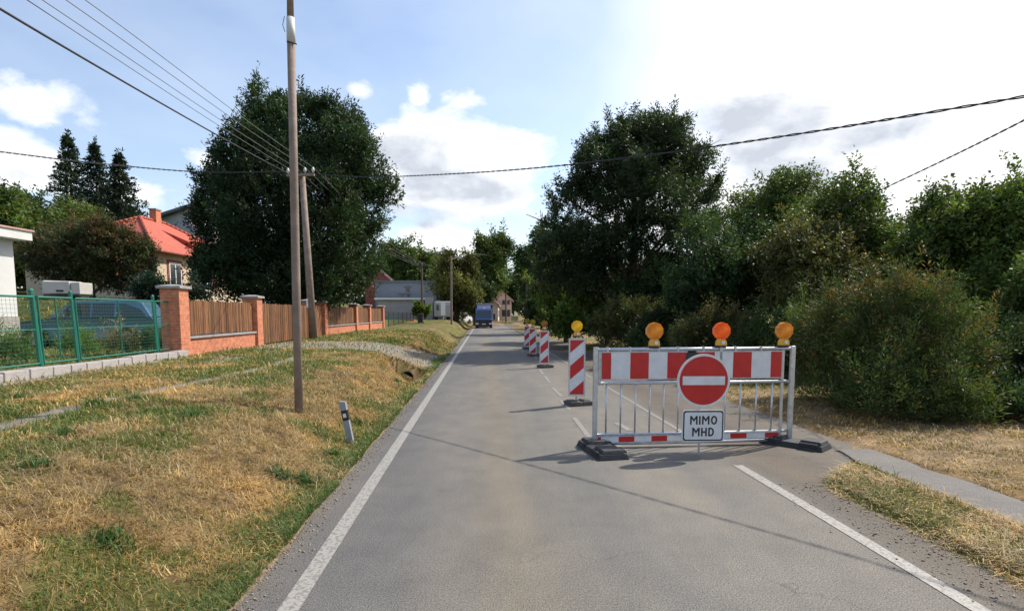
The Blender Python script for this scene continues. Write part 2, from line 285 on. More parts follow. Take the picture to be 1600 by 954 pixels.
# ------------------------------------------------------------------ mesh helpers
class MB:
    def __init__(s): s.v = []; s.f = []; s.m = []; s.c = []; s.cc = (1, 1, 1)
    def add(s, vs, fs, mi=0):
        o = len(s.v); s.v += [tuple(x) for x in vs]; s.c += [s.cc] * len(vs)
        s.f += [tuple(i + o for i in f) for f in fs]; s.m += [mi] * len(fs); return s
    def box(s, x0, x1, y0, y1, z0, z1, mi=0, M4=None):
        vs = [Vector((x, y, z)) for x in (x0, x1) for y in (y0, y1) for z in (z0, z1)]
        if M4 is not None: vs = [M4 @ v for v in vs]
        return s.add(vs, [(0, 1, 3, 2), (4, 6, 7, 5), (0, 4, 5, 1), (2, 3, 7, 6), (0, 2, 6, 4), (1, 5, 7, 3)], mi)
    def hexa(s, b, t, mi=0):   # bottom quad, top quad (both counter-clockwise from above)
        return s.add(list(b) + list(t), [(3, 2, 1, 0), (4, 5, 6, 7), (0, 1, 5, 4), (1, 2, 6, 5), (2, 3, 7, 6), (3, 0, 4, 7)], mi)
    def tube(s, pts, rads, n=8, mi=0, caps=True):
        pts = [Vector(p) for p in pts]
        if isinstance(rads, (int, float)): rads = [rads] * len(pts)
        vs = []; fs = []
        for i, p in enumerate(pts):
            d = (pts[min(i + 1, len(pts) - 1)] - pts[max(i - 1, 0)]).normalized()
            a = d.cross(Vector((0, 0, 1)) if abs(d.z) < .9 else Vector((1, 0, 0))).normalized(); b = d.cross(a)
            for k in range(n):
                q = 2 * math.pi * k / n; vs.append(p + (a * math.cos(q) + b * math.sin(q)) * rads[i])
        for i in range(len(pts) - 1):
            for k in range(n):
                fs.append((i * n + k, i * n + (k + 1) % n, (i + 1) * n + (k + 1) % n, (i + 1) * n + k))
        if caps: fs.append(tuple(range(n - 1, -1, -1))); fs.append(tuple(range((len(pts) - 1) * n, len(pts) * n)))
        return s.add(vs, fs, mi)
    def prism(s, poly, y0, y1, mi=0):   # poly in xz, extruded along y
        n = len(poly); vs = [(x, y0, z) for x, z in poly] + [(x, y1, z) for x, z in poly]
        return s.add(vs, [tuple(range(n)), tuple(range(2 * n - 1, n - 1, -1))] + [(i + n, (i + 1) % n + n, (i + 1) % n, i) for i in range(n)], mi)
    def prismx(s, poly, x0, x1, mi=0):  # poly in yz, extruded along x
        n = len(poly); vs = [(x0, y, z) for y, z in poly] + [(x1, y, z) for y, z in poly]
        return s.add(vs, [tuple(range(n)), tuple(range(2 * n - 1, n - 1, -1))] + [(i + n, (i + 1) % n + n, (i + 1) % n, i) for i in range(n)], mi)
    def quad(s, a, b, c, d, mi=0): return s.add([a, b, c, d], [(0, 1, 2, 3)], mi)
    def build(s, name, mats, parent=None, bevel=0, smooth=False, loc=None):
        me = bpy.data.meshes.new(name); me.from_pydata(s.v, [], s.f)
        for mm in (mats if isinstance(mats, (list, tuple)) else [mats]): me.materials.append(mm)
        me.polygons.foreach_set('material_index', s.m)
        a = me.color_attributes.new('Col', 'FLOAT_COLOR', 'POINT')
        a.data.foreach_set('color', np.array([(*c, 1) for c in s.c], dtype=np.float32).ravel())
        import bmesh
        bm = bmesh.new(); bm.from_mesh(me); bmesh.ops.recalc_face_normals(bm, faces=bm.faces); bm.to_mesh(me); bm.free()
        if smooth: me.polygons.foreach_set('use_smooth', [True] * len(me.polygons)); me.update()
        o = bpy.data.objects.new(name, me); COL.objects.link(o)
        if parent: o.parent = parent
        if loc is not None: o.location = loc
        if bevel:
            b = o.modifiers.new('bevel', 'BEVEL'); b.width = bevel; b.segments = 2; b.limit_method = 'ANGLE'
            if smooth is False: pass
        return o
def tag(o, label=None, cat=None, group=None, kind=None):
    if label: o['label'] = label
    if cat: o['category'] = cat
    if group: o['group'] = group
    if kind: o['kind'] = kind
    return o
def thing(name, label, cat, loc=(0, 0, 0), rz=0, group=None):
    o = bpy.data.objects.new(name, None); COL.objects.link(o); o.location = loc; o.rotation_euler = (0, 0, rz); o.empty_display_size = .2
    return tag(o, label, cat, group)
def copy_tree(o, loc, rz=0, label=None, scale=None):
    r = o.copy(); COL.objects.link(r); r.location = loc; r.rotation_euler = (0, 0, rz)
    if label: r['label'] = label
    if scale: r.scale = (scale,) * 3 if isinstance(scale, (int, float)) else scale
    for ch in list(o.children):
        c = ch.copy(); COL.objects.link(c); c.parent = r
        for g in list(ch.children):
            d = g.copy(); COL.objects.link(d); d.parent = c
    return r

# ------------------------------------------------------------------ terrain
_perm = rng.random((256, 256))
def vnoise(x, y):
    xi = np.floor(x).astype(int); yi = np.floor(y).astype(int); fx = x - xi; fy = y - yi
    fx = fx * fx * (3 - 2 * fx); fy = fy * fy * (3 - 2 * fy)
    g = lambda a, b: _perm[a % 256, b % 256]
    return (g(xi, yi) * (1 - fx) + g(xi + 1, yi) * fx) * (1 - fy) + (g(xi, yi + 1) * (1 - fx) + g(xi + 1, yi + 1) * fx) * fy
def fbm(x, y, o=4):
    s = 0; a = .5; t = 0
    for i in range(o): s = s + a * vnoise(x * 2**i + 17.3 * i, y * 2**i + 5.1 * i); t += a; a *= .5
    return s / t
def sm(x): x = np.clip(x, 0, 1); return x * x * (3 - 2 * x)
TE = -1.36; PLAT = .56; TF = -7.15
DRV0, DRV1 = 17.0, 21.6
def edge_l(s): return TE + .05 * (fbm(s * 1.3, s * 0 + 3.3) - .5) * 2
def height(t, s):
    t = np.asarray(t, float); s = np.asarray(s, float)
    e = edge_l(s) - t
    prof = np.interp(e, [0, .12, .3, .55, 1.0, 1.6, 2.2, 3], [-.012, -.03, -.03, .08, .33, .49, .55, PLAT])
    drv = sm((s - DRV0 + .8) / .8) * (1 - sm((s - DRV1) / .8))
    pd = np.interp(e, [0, .3, 1.2, 2.6, 3.5], [-.012, .0, .2, .5, PLAT])
    z = prof * (1 - drv) + pd * drv
    z = z + .05 * (fbm(t * .9, s * .9) - .5) * sm(e / 1.2) * (1 - drv * .7)
    z = z + .02 * (fbm(t * 5, s * 5, 2) - .5) * sm((e - .2) / .4) * (1 - drv)
    # culvert mouth under the driveway
    hx = np.exp(-((t + 2.15) / .5)**4) * sm((s - 12.5) / 3.2) * (s < 16.3); z = z - .48 * hx
    # ditch beyond the driveway
    z = z - .28 * np.exp(-((e - .75) / .5)**2) * sm((s - 21.5) / 2.5)
    z = z + 1.55 * sm((-t - 10.5) / 4.5) * sm((s - 17.5) / 4) + 1.2 * sm((-t - 18) / 14) * sm((s - 15) / 10)
    z = z + .36 * sm((s - 40) / 22) * sm((e - 1.2) / 1.5)
    # right side
    zr = np.where(t > 3.2, .0, -.03)
    g = sm((t - 3.15 - .85 * sm((s - 5.0) / 1.1)) / .15) * (1 - sm((t - 3.9) / .15)) * (1 - sm((s - 5.7) / .6))
    zr = zr * 0 + -.03 + .055 * g + (.045 + .05 * sm((t - 4.6) / 1.5)) * sm((t - 4.5) / .15) + .03 * (fbm(t * 2, s * 2) - .5) * sm((t - 4.6) / .3)
    zr = zr + .5 * sm((t - 7.5) / 6)
    on = (t > edge_l(s)) 
    z = np.where(on, zr, z)
    z = np.where(on & (t < 3.1), -.035, z)
    return z
def hz(v):
    t, s = TS(v); return float(height(t, s))
def on(px, py, Y):      # put on the terrain below the pixel at depth Y
    v = P(px, py, Y); v.z = hz(v); return v

def axis_pts(segs):
    o = []
    for a, b, st in segs: o += list(np.arange(a, b, st))
    return np.array(o + [segs[-1][1]])
ta = axis_pts([(-400, -60, 40), (-60, -20, 2), (-20, -9, .5), (-9, -1.6, .09), (-1.6, -1.1, .03), (-1.1, 3, 1.0), (3, 7, .07), (7, 16, .5), (16, 60, 4), (60, 400, 40)])
sa = axis_pts([(-60, 0, 6), (0, 12, .07), (12, 24, .14), (24, 50, .5), (50, 150, 4), (150, 900, 50)])
T_, S_ = np.meshgrid(ta, sa)
Z_ = height(T_, S_)
def masks(t, s):
    """green (0..1), dirt (0..1)"""
    e = TE - t
    n = fbm(t * .8 + 3, s * .8); n2 = fbm(t * 2.6, s * 2.6 + 9)
    gr = sm((n2 - .62) / .14) * .35
    gr = np.maximum(gr, sm((n - .37) / .14) * sm((e - 1.2) / .6) * (.45 + .55 * sm((n2 - .3) / .3)))
    gr = np.maximum(gr, sm((fbm(t * 1.7 + 20, s * 1.7) - .56) / .06) * .8 * (e > 0))          # greener towards the plateau
    gr = np.maximum(gr, (1 - sm((e - .12 - .3 * n2) / .3)) * sm((n2 - .25) / .2) * (e > 0) * .7)
    gr = np.maximum(gr, sm((s - 22) / 8) * (.35 + .5 * sm((n - .4) / .2)) * (e > 0))
    gr = np.maximum(gr, .55 * sm((e - 4.2) / .8) * sm((n2 - .35) / .2))
    gr = np.maximum(gr, .8 * (t < -7.4))
    tr = -4.35 + .18 * np.sin(s * .7)
    dirt = np.exp(-((t - tr) / .20)**4) * (1 - sm((s - 13.5) / 2)) * (.75 + .25 * (n2 > .4))
    dirt = np.maximum(dirt, np.exp(-((t + 5.5 + .02 * s) / .5)**2) * sm((s - 10) / 3) * (1 - sm((s - 21) / 2)) * (.35 + .65 * (n2 > .45)))
    drv = sm((s - DRV0 + .6) / .6) * (1 - sm((s - DRV1) / .6)) * (t > -7.2) * (t < TE)
    dirt = np.maximum(dirt, drv * .95)
    # right
    rg = sm((fbm(t * 2.2, s * 1.1 + 4) - .38) / .2) * .75
    gr = np.where(t > 3, np.where(t < 4.1, rg, .12 + .5 * sm((s - 9.5) / 2)), gr)
    dirt = np.where(t > 4.4, .55 * sm((fbm(t * 1.5, s * 1.5) - .42) / .15), dirt)
    return np.clip(gr, 0, 1), np.clip(dirt, 0, 1)
GR, DI = masks(T_, S_)
soil = np.array([.20, .135, .075]); soilg = np.array([.085, .095, .03]); dirtc = np.array([.30, .25, .205]); dry = np.array([.235, .16, .085])
cn = fbm(T_ * 6, S_ * 6, 3)[..., None]
base = dry * (.5 + 1.0 * cn)
c = base * (1 - GR[..., None]) + (soilg * (.7 + .9 * cn)) * GR[..., None]
dc = np.where((T_ < TE)[..., None], np.array([.25, .235, .22]) * (.75 + .5 * cn), np.array([.34, .255, .17]) * (.7 + .6 * cn))
c = c * (1 - DI[..., None]) + dc * DI[..., None]
c = np.clip(c, 0, 1)
# beyond the asphalt edge: crumbled pale shoulder
sh = np.exp(-((T_ - TE + .04) / .07)**2)[..., None] * .8
c = c * (1 - sh) + np.array([.33, .27, .21]) * sh
ns, ntt = T_.shape
X = RT.x * T_ + RU.x * S_; Y = RT.y * T_ + RU.y * S_
def grid_mesh(name, X, Y, Z, C, material):
    r, q = X.shape
    v = np.stack([X, Y, Z], -1).reshape(-1, 3).astype(np.float32)
    i = np.arange(r * q).reshape(r, q)
    f = np.stack([i[:-1, :-1], i[:-1, 1:], i[1:, 1:], i[1:, :-1]], -1).reshape(-1, 4).astype(np.int32)
    return quads(name, v, f, C.reshape(-1, 3), material, smooth=True)
def quads(name, v, f, col, material, parent=None, smooth=False):
    me = bpy.data.meshes.new(name); me.vertices.add(len(v)); me.vertices.foreach_set('co', v.ravel())
    k = f.shape[1]
    me.loops.add(f.size); me.loops.foreach_set('vertex_index', f.ravel())
    me.polygons.add(len(f)); me.polygons.foreach_set('loop_start', np.arange(0, f.size, k, dtype=np.int32)); me.polygons.foreach_set('loop_total', np.full(len(f), k, dtype=np.int32))
    if smooth: me.polygons.foreach_set('use_smooth', np.ones(len(f), bool))
    me.update(calc_edges=True)
    a = me.color_attributes.new('Col', 'FLOAT_COLOR', 'POINT'); cc = np.ones((len(v), 4), np.float32); cc[:, :3] = col; a.data.foreach_set('color', cc.ravel())
    me.materials.append(material)
    o = bpy.data.objects.new(name, me); COL.objects.link(o)
    if parent: o.parent = parent
    return o
def groundmat():
    m = bpy.data.materials.new('ground_soil'); m.use_nodes = True; t = m.node_tree; n = t.nodes; l = t.links
    b = n['Principled BSDF']; b.inputs['Roughness'].default_value = .95; b.inputs['Specular IOR Level'].default_value = .1
    a = n.new('ShaderNodeAttribute'); a.attribute_name = 'Col'; co = n.new('ShaderNodeTexCoord')
    nz = n.new('ShaderNodeTexNoise'); nz.inputs['Scale'].default_value = 22; nz.inputs['Detail'].default_value = 8; nz.inputs['Roughness'].default_value = .75; nz.inputs['Distortion'].default_value = 1.2; l.new(co.outputs['Object'], nz.inputs['Vector'])
    r = n.new('ShaderNodeValToRGB'); r.color_ramp.elements[0].position = .3; r.color_ramp.elements[0].color = (.5, .48, .46, 1); r.color_ramp.elements[1].position = .7; r.color_ramp.elements[1].color = (1.45, 1.4, 1.3, 1); l.new(nz.outputs['Fac'], r.inputs[0])
    x = n.new('ShaderNodeMix'); x.data_type = 'RGBA'; x.blend_type = 'MULTIPLY'; x.inputs[0].default_value = 1; l.new(a.outputs['Color'], x.inputs[6]); l.new(r.outputs[0], x.inputs[7]); l.new(x.outputs[2], b.inputs['Base Color'])
    bp = n.new('ShaderNodeBump'); bp.inputs['Strength'].default_value = .9; bp.inputs['Distance'].default_value = .03; l.new(nz.outputs['Fac'], bp.inputs['Height']); l.new(bp.outputs[0], b.inputs['Normal'])
    return m
tag(grid_mesh('ground', X, Y, Z_, c, groundmat()), kind='structure')

# ------------------------------------------------------------------ road
def roadc(s):      # lateral shift of the road axis in the far bend to the right
    return 0 if s < 62 else ((s - 62)**2) / 110.0
def jag(s, k, a): return a * (float(fbm(np.array(s * 1.3), np.array(k * 7.7), 4)) - .5) * 2
rb = MB(); ss = [-6 + .1 * i for i in range(0, 200)] + [14 + .5 * i for i in range(0, 100)] + [64 + 2 * i for i in range(0, 22)]
pl = []; pr = []
for s in ss:
    rt = 3.2 if s < 5.0 else (3.2 + .85 * float(sm(np.array((s - 5.0) / 1.1))) + .43 * float(sm(np.array((s - 5.9) / .9))) if s < 30 else 4.48 - 1.5 * float(sm(np.array((s - 30) / 25))))
    q = roadc(s)
    pl.append(RW(TE + q + jag(s, 1, .05), s, 0)); pr.append(RW(rt + q * 1.05 + jag(s, 2, .07), s, 0))
for i in range(len(ss) - 1): rb.quad(pl[i], pr[i], pr[i + 1], pl[i + 1])
tag(rb.build('road', ASPH), kind='structure')
fb = MB(); a_ = []
for i in range(170):
    s = -2 + .05 * i
    a_.append((RW(3.98 + jag(s * 2.2, 3, .10) + .1 * float(sm(np.array((s - 5.2) / 1.0))), s, .012), RW(4.55 + jag(s * 2.2, 4, .09) - .05 * float(sm(np.array((s - 5.4) / 1.0))), s, .014)))
for i in range(169): fb.quad(a_[i][0], a_[i][1], a_[i + 1][1], a_[i + 1][0])
tag(fb.build('footpath', PATHM), kind='structure')
# painted lines
def strip(mb, t, wd, s0, s1, z=.004, st=1.0, fn=None):
    s = s0
    while s < s1 - 1e-6:
        e = min(s + st, s1); p = []
        for q in (s, e):
            tt = fn(q) if fn else t; tt += roadc(q)
            p += [RW(tt - wd / 2, q, z), RW(tt + wd / 2, q, z)]
        mb.quad(p[0], p[1], p[3], p[2]); s = e
TL = TS(G(452, 954))[0] * .5 + TS(G(646, 655))[0] * .5
TRR = TS(G(1530, 954))[0] * .5 + TS(G(1172, 737))[0] * .5
print('lines', TL, TRR)
mb = MB(); strip(mb, TL, .115, -4, 95); tag(mb.build('road_marking_left_edge', PAINT), kind='structure')
mb = MB(); strip(mb, TRR, .105, -4, 5.85, st=.2); tag(mb.build('road_marking_right_edge', PAINT), kind='structure')
mb = MB(); strip(mb, TRR, .06, 7.0, 60); tag(mb.build('road_marking_worn_line', PAINT2), kind='structure')
mb = MB()
for (a, b) in [((843, 577), (849, 584)), ((851, 587), (859, 597)), ((863, 605), (878, 619)), ((877, 625), (890, 640)), ((897, 652), (925, 688)), ((808, 515), (815, 519)), ((834, 552), (838, 560))]:
    p = G(*a, .004); q = G(*b, .004); wv = Vector((.035, .0, 0)); mb.quad(p - wv, p + wv, q + wv, q - wv)
for (a, b) in [((963, 660), (985, 672)), ((963, 694), (978, 712))]:
    p = G(*a, .005); q = G(*b, .005); wv = Vector((.05, 0, 0)); mb.quad(p - wv, p + wv, q + wv, q - wv)
tag(mb.build('road_marking_centre_dashes', PAINT2), kind='structure')

# ------------------------------------------------------------------ grass
def blades(name, t, s, col, length, width, tilt, label, cat='grass'):
    n = len(t); z = height(t, s)
    p = np.stack([RT.x * t + RU.x * s, RT.y * t + RU.y * s, z], 1)
    az = rng.random(n) * 2 * np.pi; tl = tilt
    hd = np.stack([np.cos(az), np.sin(az), np.zeros(n)], 1); up = np.array([0, 0, 1.0])
    side = np.stack([-np.sin(az), np.cos(az), np.zeros(n)], 1)
    d1 = hd * np.sin(tl * .55)[:, None] + up * np.cos(tl * .55)[:, None]
    t2 = np.clip(tl * 1.25 + .1, 0, 1.62); sw = (rng.random(n) - .5)[:, None] * .9
    d2 = hd * np.sin(t2)[:, None] + up * np.cos(t2)[:, None] + side * sw
    L_ = length[:, None]; W_ = width[:, None] / 2
    a = p - side * W_; b = p + side * W_; m1 = p + d1 * L_ * .5; c1 = m1 - side * W_ * .85; c2 = m1 + side * W_ * .85
    tip = m1 + d2 * L_ * .5; e1 = tip - side * W_ * .25; e2 = tip + side * W_ * .25
    v = np.stack([a, b, c2, c1, e2, e1], 1).reshape(-1, 3).astype(np.float32)
    i = np.arange(n)[:, None] * 6
    f = np.concatenate([i + np.array([[0, 1, 2, 3]]), i + np.array([[3, 2, 4, 5]])], 0).astype(np.int32)
    cc = np.repeat(col, 6, 0)
    return tag(quads(name, v, f, cc, GRASSM), label, cat, kind='stuff')
def grass_zone(name, label, n, tr, sr, dens=None, green_boost=0, hl=1.0):
    s = sr[0] * (sr[1] / sr[0])**rng.random(n); t = tr[0] + (tr[1] - tr[0]) * rng.random(n)
    gr, di = masks(t, s); e = edge_l(s) - t
    keep = rng.random(n) > di * .97
    if dens is not None: keep &= dens(t, s)
    t, s, gr = t[keep], s[keep], gr[keep]; n = len(t)
    bare = fbm(t * 7 + 4, s * 7, 3); pit = np.exp(-(((t + 2.15) / .42)**4 + ((s - 15.6) / .9)**4)); kk = (bare > .36) & (rng.random(n) > pit * 1.1) | (rng.random(n) < .45); t, s, gr = t[kk], s[kk], gr[kk]; n = len(t)
    gr = np.clip(gr + green_boost, 0, 1)
    g = rng.random(n) < gr * .95
    k = (.65 + .7 * rng.random(n))[:, None]
    clump = fbm(t * 3, s * 3)[:, None] * .8 + .6
    warm = sm((fbm(t * .7 + 8, s * .7, 3) - .35) / .3)[:, None]
    dryc = (np.array([.43, .285, .115]) * warm + np.array([.33, .245, .12]) * (1 - warm)) * k * clump * (.5 + 1.05 * fbm(t * 11, s * 11, 2)[:, None])
    dryc = dryc * (1 + (rng.random((n, 1)) - .5) * np.array([.1, .0, -.35]))
    grc = np.array([.12, .165, .04]) * k * (1 + (rng.random((n, 1)) - .4) * np.array([.9, .3, .1]))
    col = np.where(g[:, None], grc, dryc)
    dist = np.sqrt(t * t + s * s)
    ln = np.where(g, .03 + .045 * rng.random(n), .045 + .075 * rng.random(n)) * hl
    ln = ln * (1 + dist * .02) * np.where(rng.random(n) < .06, 1.9, 1.0)
    wd = np.maximum(.0032, .00105 * dist) * (.7 + .6 * rng.random(n))
    tilt = np.where(g, .3 + .9 * rng.random(n), 1.0 + .57 * rng.random(n)**.6)
    blades(name, t, s, np.clip(col, 0, 1), ln, wd, tilt, label)
grass_zone('verge_grass', 'dry straw coloured grass with green patches on the left verge', 330000, (-7.12, TE - .0), (1.2, 34), dens=lambda t, s: t < edge_l(s) - .03)
# lush rim along the asphalt edge
n = 26000; s = 2.2 * (24 / 2.2)**rng.random(n); e = np.abs(rng.normal(0, .13, n)) + .02; t = edge_l(s) - e
kp = (fbm(s * 1.1 + 3, s * 0 + 2) + .25 * (rng.random(n) - .5) > .47); t, s = t[kp], s[kp]; n = len(t)
k = (.6 + .8 * rng.random(n))[:, None]; col = np.array([.10, .155, .04]) * k * (1 + (rng.random((n, 1)) - .5) * np.array([.8, .2, .1]))
blades('roadside_grass', t, s, col, .035 + .06 * rng.random(n), np.maximum(.004, .0011 * s), .3 + 1.0 * rng.random(n), 'lush green grass tufts lining the left asphalt edge')
grass_zone('strip_grass', 'green and dry grass strip between the road and the footpath', 60000, (3.08, 4.02), (2.2, 7.3), dens=lambda t, s: (t > 3.1 + .05 * fbm(s * 5, s * 0) + .85 * sm((s - 5.0) / 1.1)) & (rng.random(len(t)) < 1 - sm((s - 5.6) / .7))  & (t < 4.0 - .12 * fbm(s * 3, s * 0 + 5)), hl=.9)
grass_zone('bank_grass', 'bleached dead grass below the bushes beyond the footpath', 60000, (4.6, 8.5), (4.5, 30), dens=lambda t, s: rng.random(len(t)) < .25 + .6 * sm((fbm(t * 1.8, s * 1.8) - .4) / .2), hl=.8)
grass_zone('yard_grass', 'rough green grass in the yard behind the green fence', 60000, (-20, -7.5), (7, 30), green_boost=.1, hl=1.3)

def scatter_stones(name, label, t, s, size, zoff=0.0):
    n = len(t); z = height(t, s); z = np.maximum(z, np.where((t > TE) & (t < 3.2), .0, z)) + zoff
    p = np.stack([RT.x * t + RU.x * s, RT.y * t + RU.y * s, z + size * .2], 1)
    o6 = np.array([[1, 0, 0], [0, 1, 0], [-1, 0, 0], [0, -1, 0], [0, 0, .7], [0, 0, -.7]], float)
    an = rng.random(n) * 6.28; c_, s_ = np.cos(an), np.sin(an)
    q = o6[None] * size[:, None, None] * (.6 + .8 * rng.random((n, 6, 1)))
    x = q[..., 0] * c_[:, None] - q[..., 1] * s_[:, None]; y = q[..., 0] * s_[:, None] + q[..., 1] * c_[:, None]
    v = np.stack([x, y, q[..., 2]], -1) + p[:, None]; tri = np.array([[0, 1, 4], [1, 2, 4], [2, 3, 4], [3, 0, 4], [1, 0, 5], [2, 1, 5], [3, 2, 5], [0, 3, 5]])
    f = (np.arange(n)[:, None, None] * 6 + tri[None]).reshape(-1, 3).astype(np.int32)
    g = (.5 + .9 * rng.random(n))[:, None]; col = np.where(rng.random((n, 1)) < .3, np.array([[.26, .17, .10]]), np.array([[.36, .325, .28]])) * g
    return tag(quads(name, v.reshape(-1, 3).astype(np.float32), f, np.repeat(col, 6, 0), GRASSM), label, 'grit', kind='stuff')
n = 5200; s = 1.6 * (26 / 1.6)**rng.random(n); t = np.where(rng.random(n) < .45, edge_l(s) + rng.normal(0, .07, n) + .04, np.where(s < 5.2, 3.12 - np.abs(rng.normal(0, .22, n)), 3.4 + rng.random(n) * 1.1))
scatter_stones('road_grit', 'scattered grit and dead leaf crumbs along the asphalt edges', t, s, .002 + .009 * rng.random(n)**4 + .0005 * s, .001)
wt = []; ws = []; wg = []
for (px, py) in [(175, 795), (60, 745), (100, 700), (440, 750), (300, 660), (215, 640), (480, 745), (330, 900), (250, 925), (30, 640), (520, 705), (560, 660), (150, 560 + 90), (620, 600)]:
    q = G(px, py, .45 if px < 420 else .05); a_, b_ = TS(q); k = 150
    if a_ > TE - .05: a_ = TE - .12
    wt.append(a_ + rng.normal(0, .05, k)); ws.append(b_ + rng.normal(0, .05, k))
wt = np.minimum(np.concatenate(wt), TE - .03); ws = np.concatenate(ws); n = len(wt)
blades('weed_tufts', wt, ws, np.array([.06, .125, .03]) * (.6 + .8 * rng.random((n, 1))), .06 + .08 * rng.random(n), np.full(n, .008) * (.6 + .8 * rng.random(n)), .3 + .9 * rng.random(n), 'dark green broad weed tufts dotted over the dry left verge', 'weeds')

# ------------------------------------------------------------------ foliage
def shoots(cent, axis, S, nl, Ll, Wl, spread, col, cvar, tipcol=None, tipfrac=0, rs=None, upcol=None):
    """clumps of small leaves set along short shoots"""
    rs = rs or rng
    n = len(cent)
    k = np.repeat(np.arange(n), nl); m = len(k)
    u = rs.random(m); ax = axis[k]
    rnd = rs.normal(size=(m, 3)); rnd -= (rnd * ax).sum(1)[:, None] * ax; rnd /= np.linalg.norm(rnd, axis=1)[:, None] + 1e-9
    Sk = (S * (.6 + .8 * rs.random(n)))[k]
    p = cent[k] + ax * (u * Sk)[:, None] + rnd * (.12 * Sk * rs.random(m))[:, None]
    d = ax * (1 - spread) + rnd * spread + rs.normal(size=(m, 3)) * .15; d /= np.linalg.norm(d, axis=1)[:, None]
    sd = np.cross(d, rs.normal(size=(m, 3))); sd /= np.linalg.norm(sd, axis=1)[:, None] + 1e-9
    LL = (Ll * (.6 + .8 * rs.random(m)) * (1.1 - .4 * u))[:, None]; WW = (Wl * (.7 + .6 * rs.random(m)))[:, None] / 2
    v = np.stack([p, p + d * LL * .45 + sd * WW, p + d * LL, p + d * LL * .45 - sd * WW], 1).reshape(-1, 3).astype(np.float32)
    f = np.arange(m * 4, dtype=np.int32).reshape(-1, 4)
    cl = (1 - cvar + 2 * cvar * rs.random(n))[k][:, None] * (.88 + .24 * rs.random(m))[:, None]
    hue = (rs.random(n) - .5)[k][:, None]
    cc = np.array(col) * cl * (1 + hue * np.array([.5, .0, -.2]))
    sz = max(.5, np.ptp(cent[:, 2]) / 5); cc = cc * (1 + .38 * np.clip(n3(cent, 2.2 / sz, rs), -1, 1))[k][:, None]
    if tipcol is not None:
        hq = (cent[:, 2] - cent[:, 2].min()) / (np.ptp(cent[:, 2]) + 1e-6); tp = (rs.random(n) < tipfrac * (.25 + 1.6 * hq**1.5) * (1 + n3(cent, 3 / sz, rs)))[k]; cc = np.where(tp[:, None], np.array(tipcol) * cl, cc)
    return v, f, np.repeat(np.clip(cc, 0, 1), 4, 0)
def n3(p, f, rs):
    o = np.zeros(len(p))
    for i in range(7):
        k = rs.normal(size=3); k /= np.linalg.norm(k); o += np.sin(p @ k * f * rs.uniform(.7, 1.5) + rs.uniform(0, 6.28))
    return o / 2.6
def sprays(p, nr, k, ln, rs, upb=.8):
    """twigs that stick out of the crown: rows of shoot positions leaving the surface"""
    i = rs.choice(len(p), k); o = []; on_ = []
    for j in i:
        if nr[j, 2] < -.35: continue
        d = nr[j] * .8 + np.array([0, 0, upb]) + rs.normal(size=3) * .3; d /= np.linalg.norm(d); L_ = ln * rs.uniform(.4, 1.15)
        for u in np.arange(0, 1, .14):
            o.append(p[j] + d * L_ * u + rs.normal(size=3) * L_ * .06 * (1.2 - u)); on_.append(d)
    if not o: return p, nr
    return np.concatenate([p, np.array(o)]), np.concatenate([nr, np.array(on_)])
def sample_lobes(lobes, n, rs, core=.5, skin=.35):
    """points in the union of ellipsoids, most near the outside; returns points and outward normals"""
    lb = np.array(lobes, float); area = (lb[:, 3] * lb[:, 4] + lb[:, 4] * lb[:, 5] + lb[:, 3] * lb[:, 5]); pr = area / area.sum()
    k = rs.choice(len(lb), n, p=pr); d = rs.normal(size=(n, 3)); d /= np.linalg.norm(d, axis=1)[:, None]
    r = 1 - skin * rs.random(n)**1.5; deep = rs.random(n) < .22; r = np.where(deep, rs.random(n)**.5 * .8, r)
    p = lb[k, :3] + d * r[:, None] * lb[k, 3:6]
    nr = d / lb[k, 3:6]; nr /= np.linalg.norm(nr, axis=1)[:, None]
    ins = np.zeros(n, bool)
    for q in lb:
        ins |= (((p - q[:3]) / q[3:6])**2).sum(1) < core**2
    kp = ~ins | (rs.random(n) < .25)
    sz = np.median(lb[:, 3:6]) ; q = n3(p, 2.6 / sz, rs); kp &= (q > -.35) | (rs.random(n) < .3)
    return p[kp], nr[kp]
def lobes_from(main, n, rs, rr=(.28, .45), flat=1.0):
    """break one crown envelope (cx,cy,cz,rx,ry,rz) into uneven clumps"""
    cx, cy, cz, rx, ry, rz = main; o = [(cx, cy, cz, rx * .68, ry * .68, rz * .68)]
    for i in range(n):
        d = rs.normal(size=3); d /= np.linalg.norm(d); k = rs.uniform(*rr); q = rs.uniform(.55, .85)
        o.append((cx + d[0] * rx * q, cy + d[1] * ry * q, cz + d[2] * rz * q, rx * k * 1.05, ry * k * 1.05, rz * k * flat * rs.uniform(.8, 1.1)))
    return o
def limbs(mb, base, top, r0, lobes, rs, nmax=14, bend=.25):
    base = Vector(base); top = Vector(top); h = (top - base).length
    pts = []
    for i in range(7):
        q = i / 6; p = base.lerp(top, q); p += Vector((rs.normal() * bend * q * (1 - q), rs.normal() * bend * q * (1 - q), 0)); pts.append(p)
    mb.tube(pts, [r0 * (1.15 if i == 0 else 1 - .8 * i / 6) for i in range(7)], 8)
    for lb in lobes[:nmax]:
        e = Vector(lb[:3]); q = min(.85, max(.15, (e.z - base.z) / max(h, .1) - .25)); st = base.lerp(top, q)
        mid = st.lerp(e, .5) + Vector((0, 0, .12 * (e - st).length)); rr = r0 * (1 - .75 * q) * .55
        mb.tube([st, mid, e, e + (e - mid) * .6], [rr, rr * .65, rr * .35, rr * .12], 6)
BASEBARK = {}
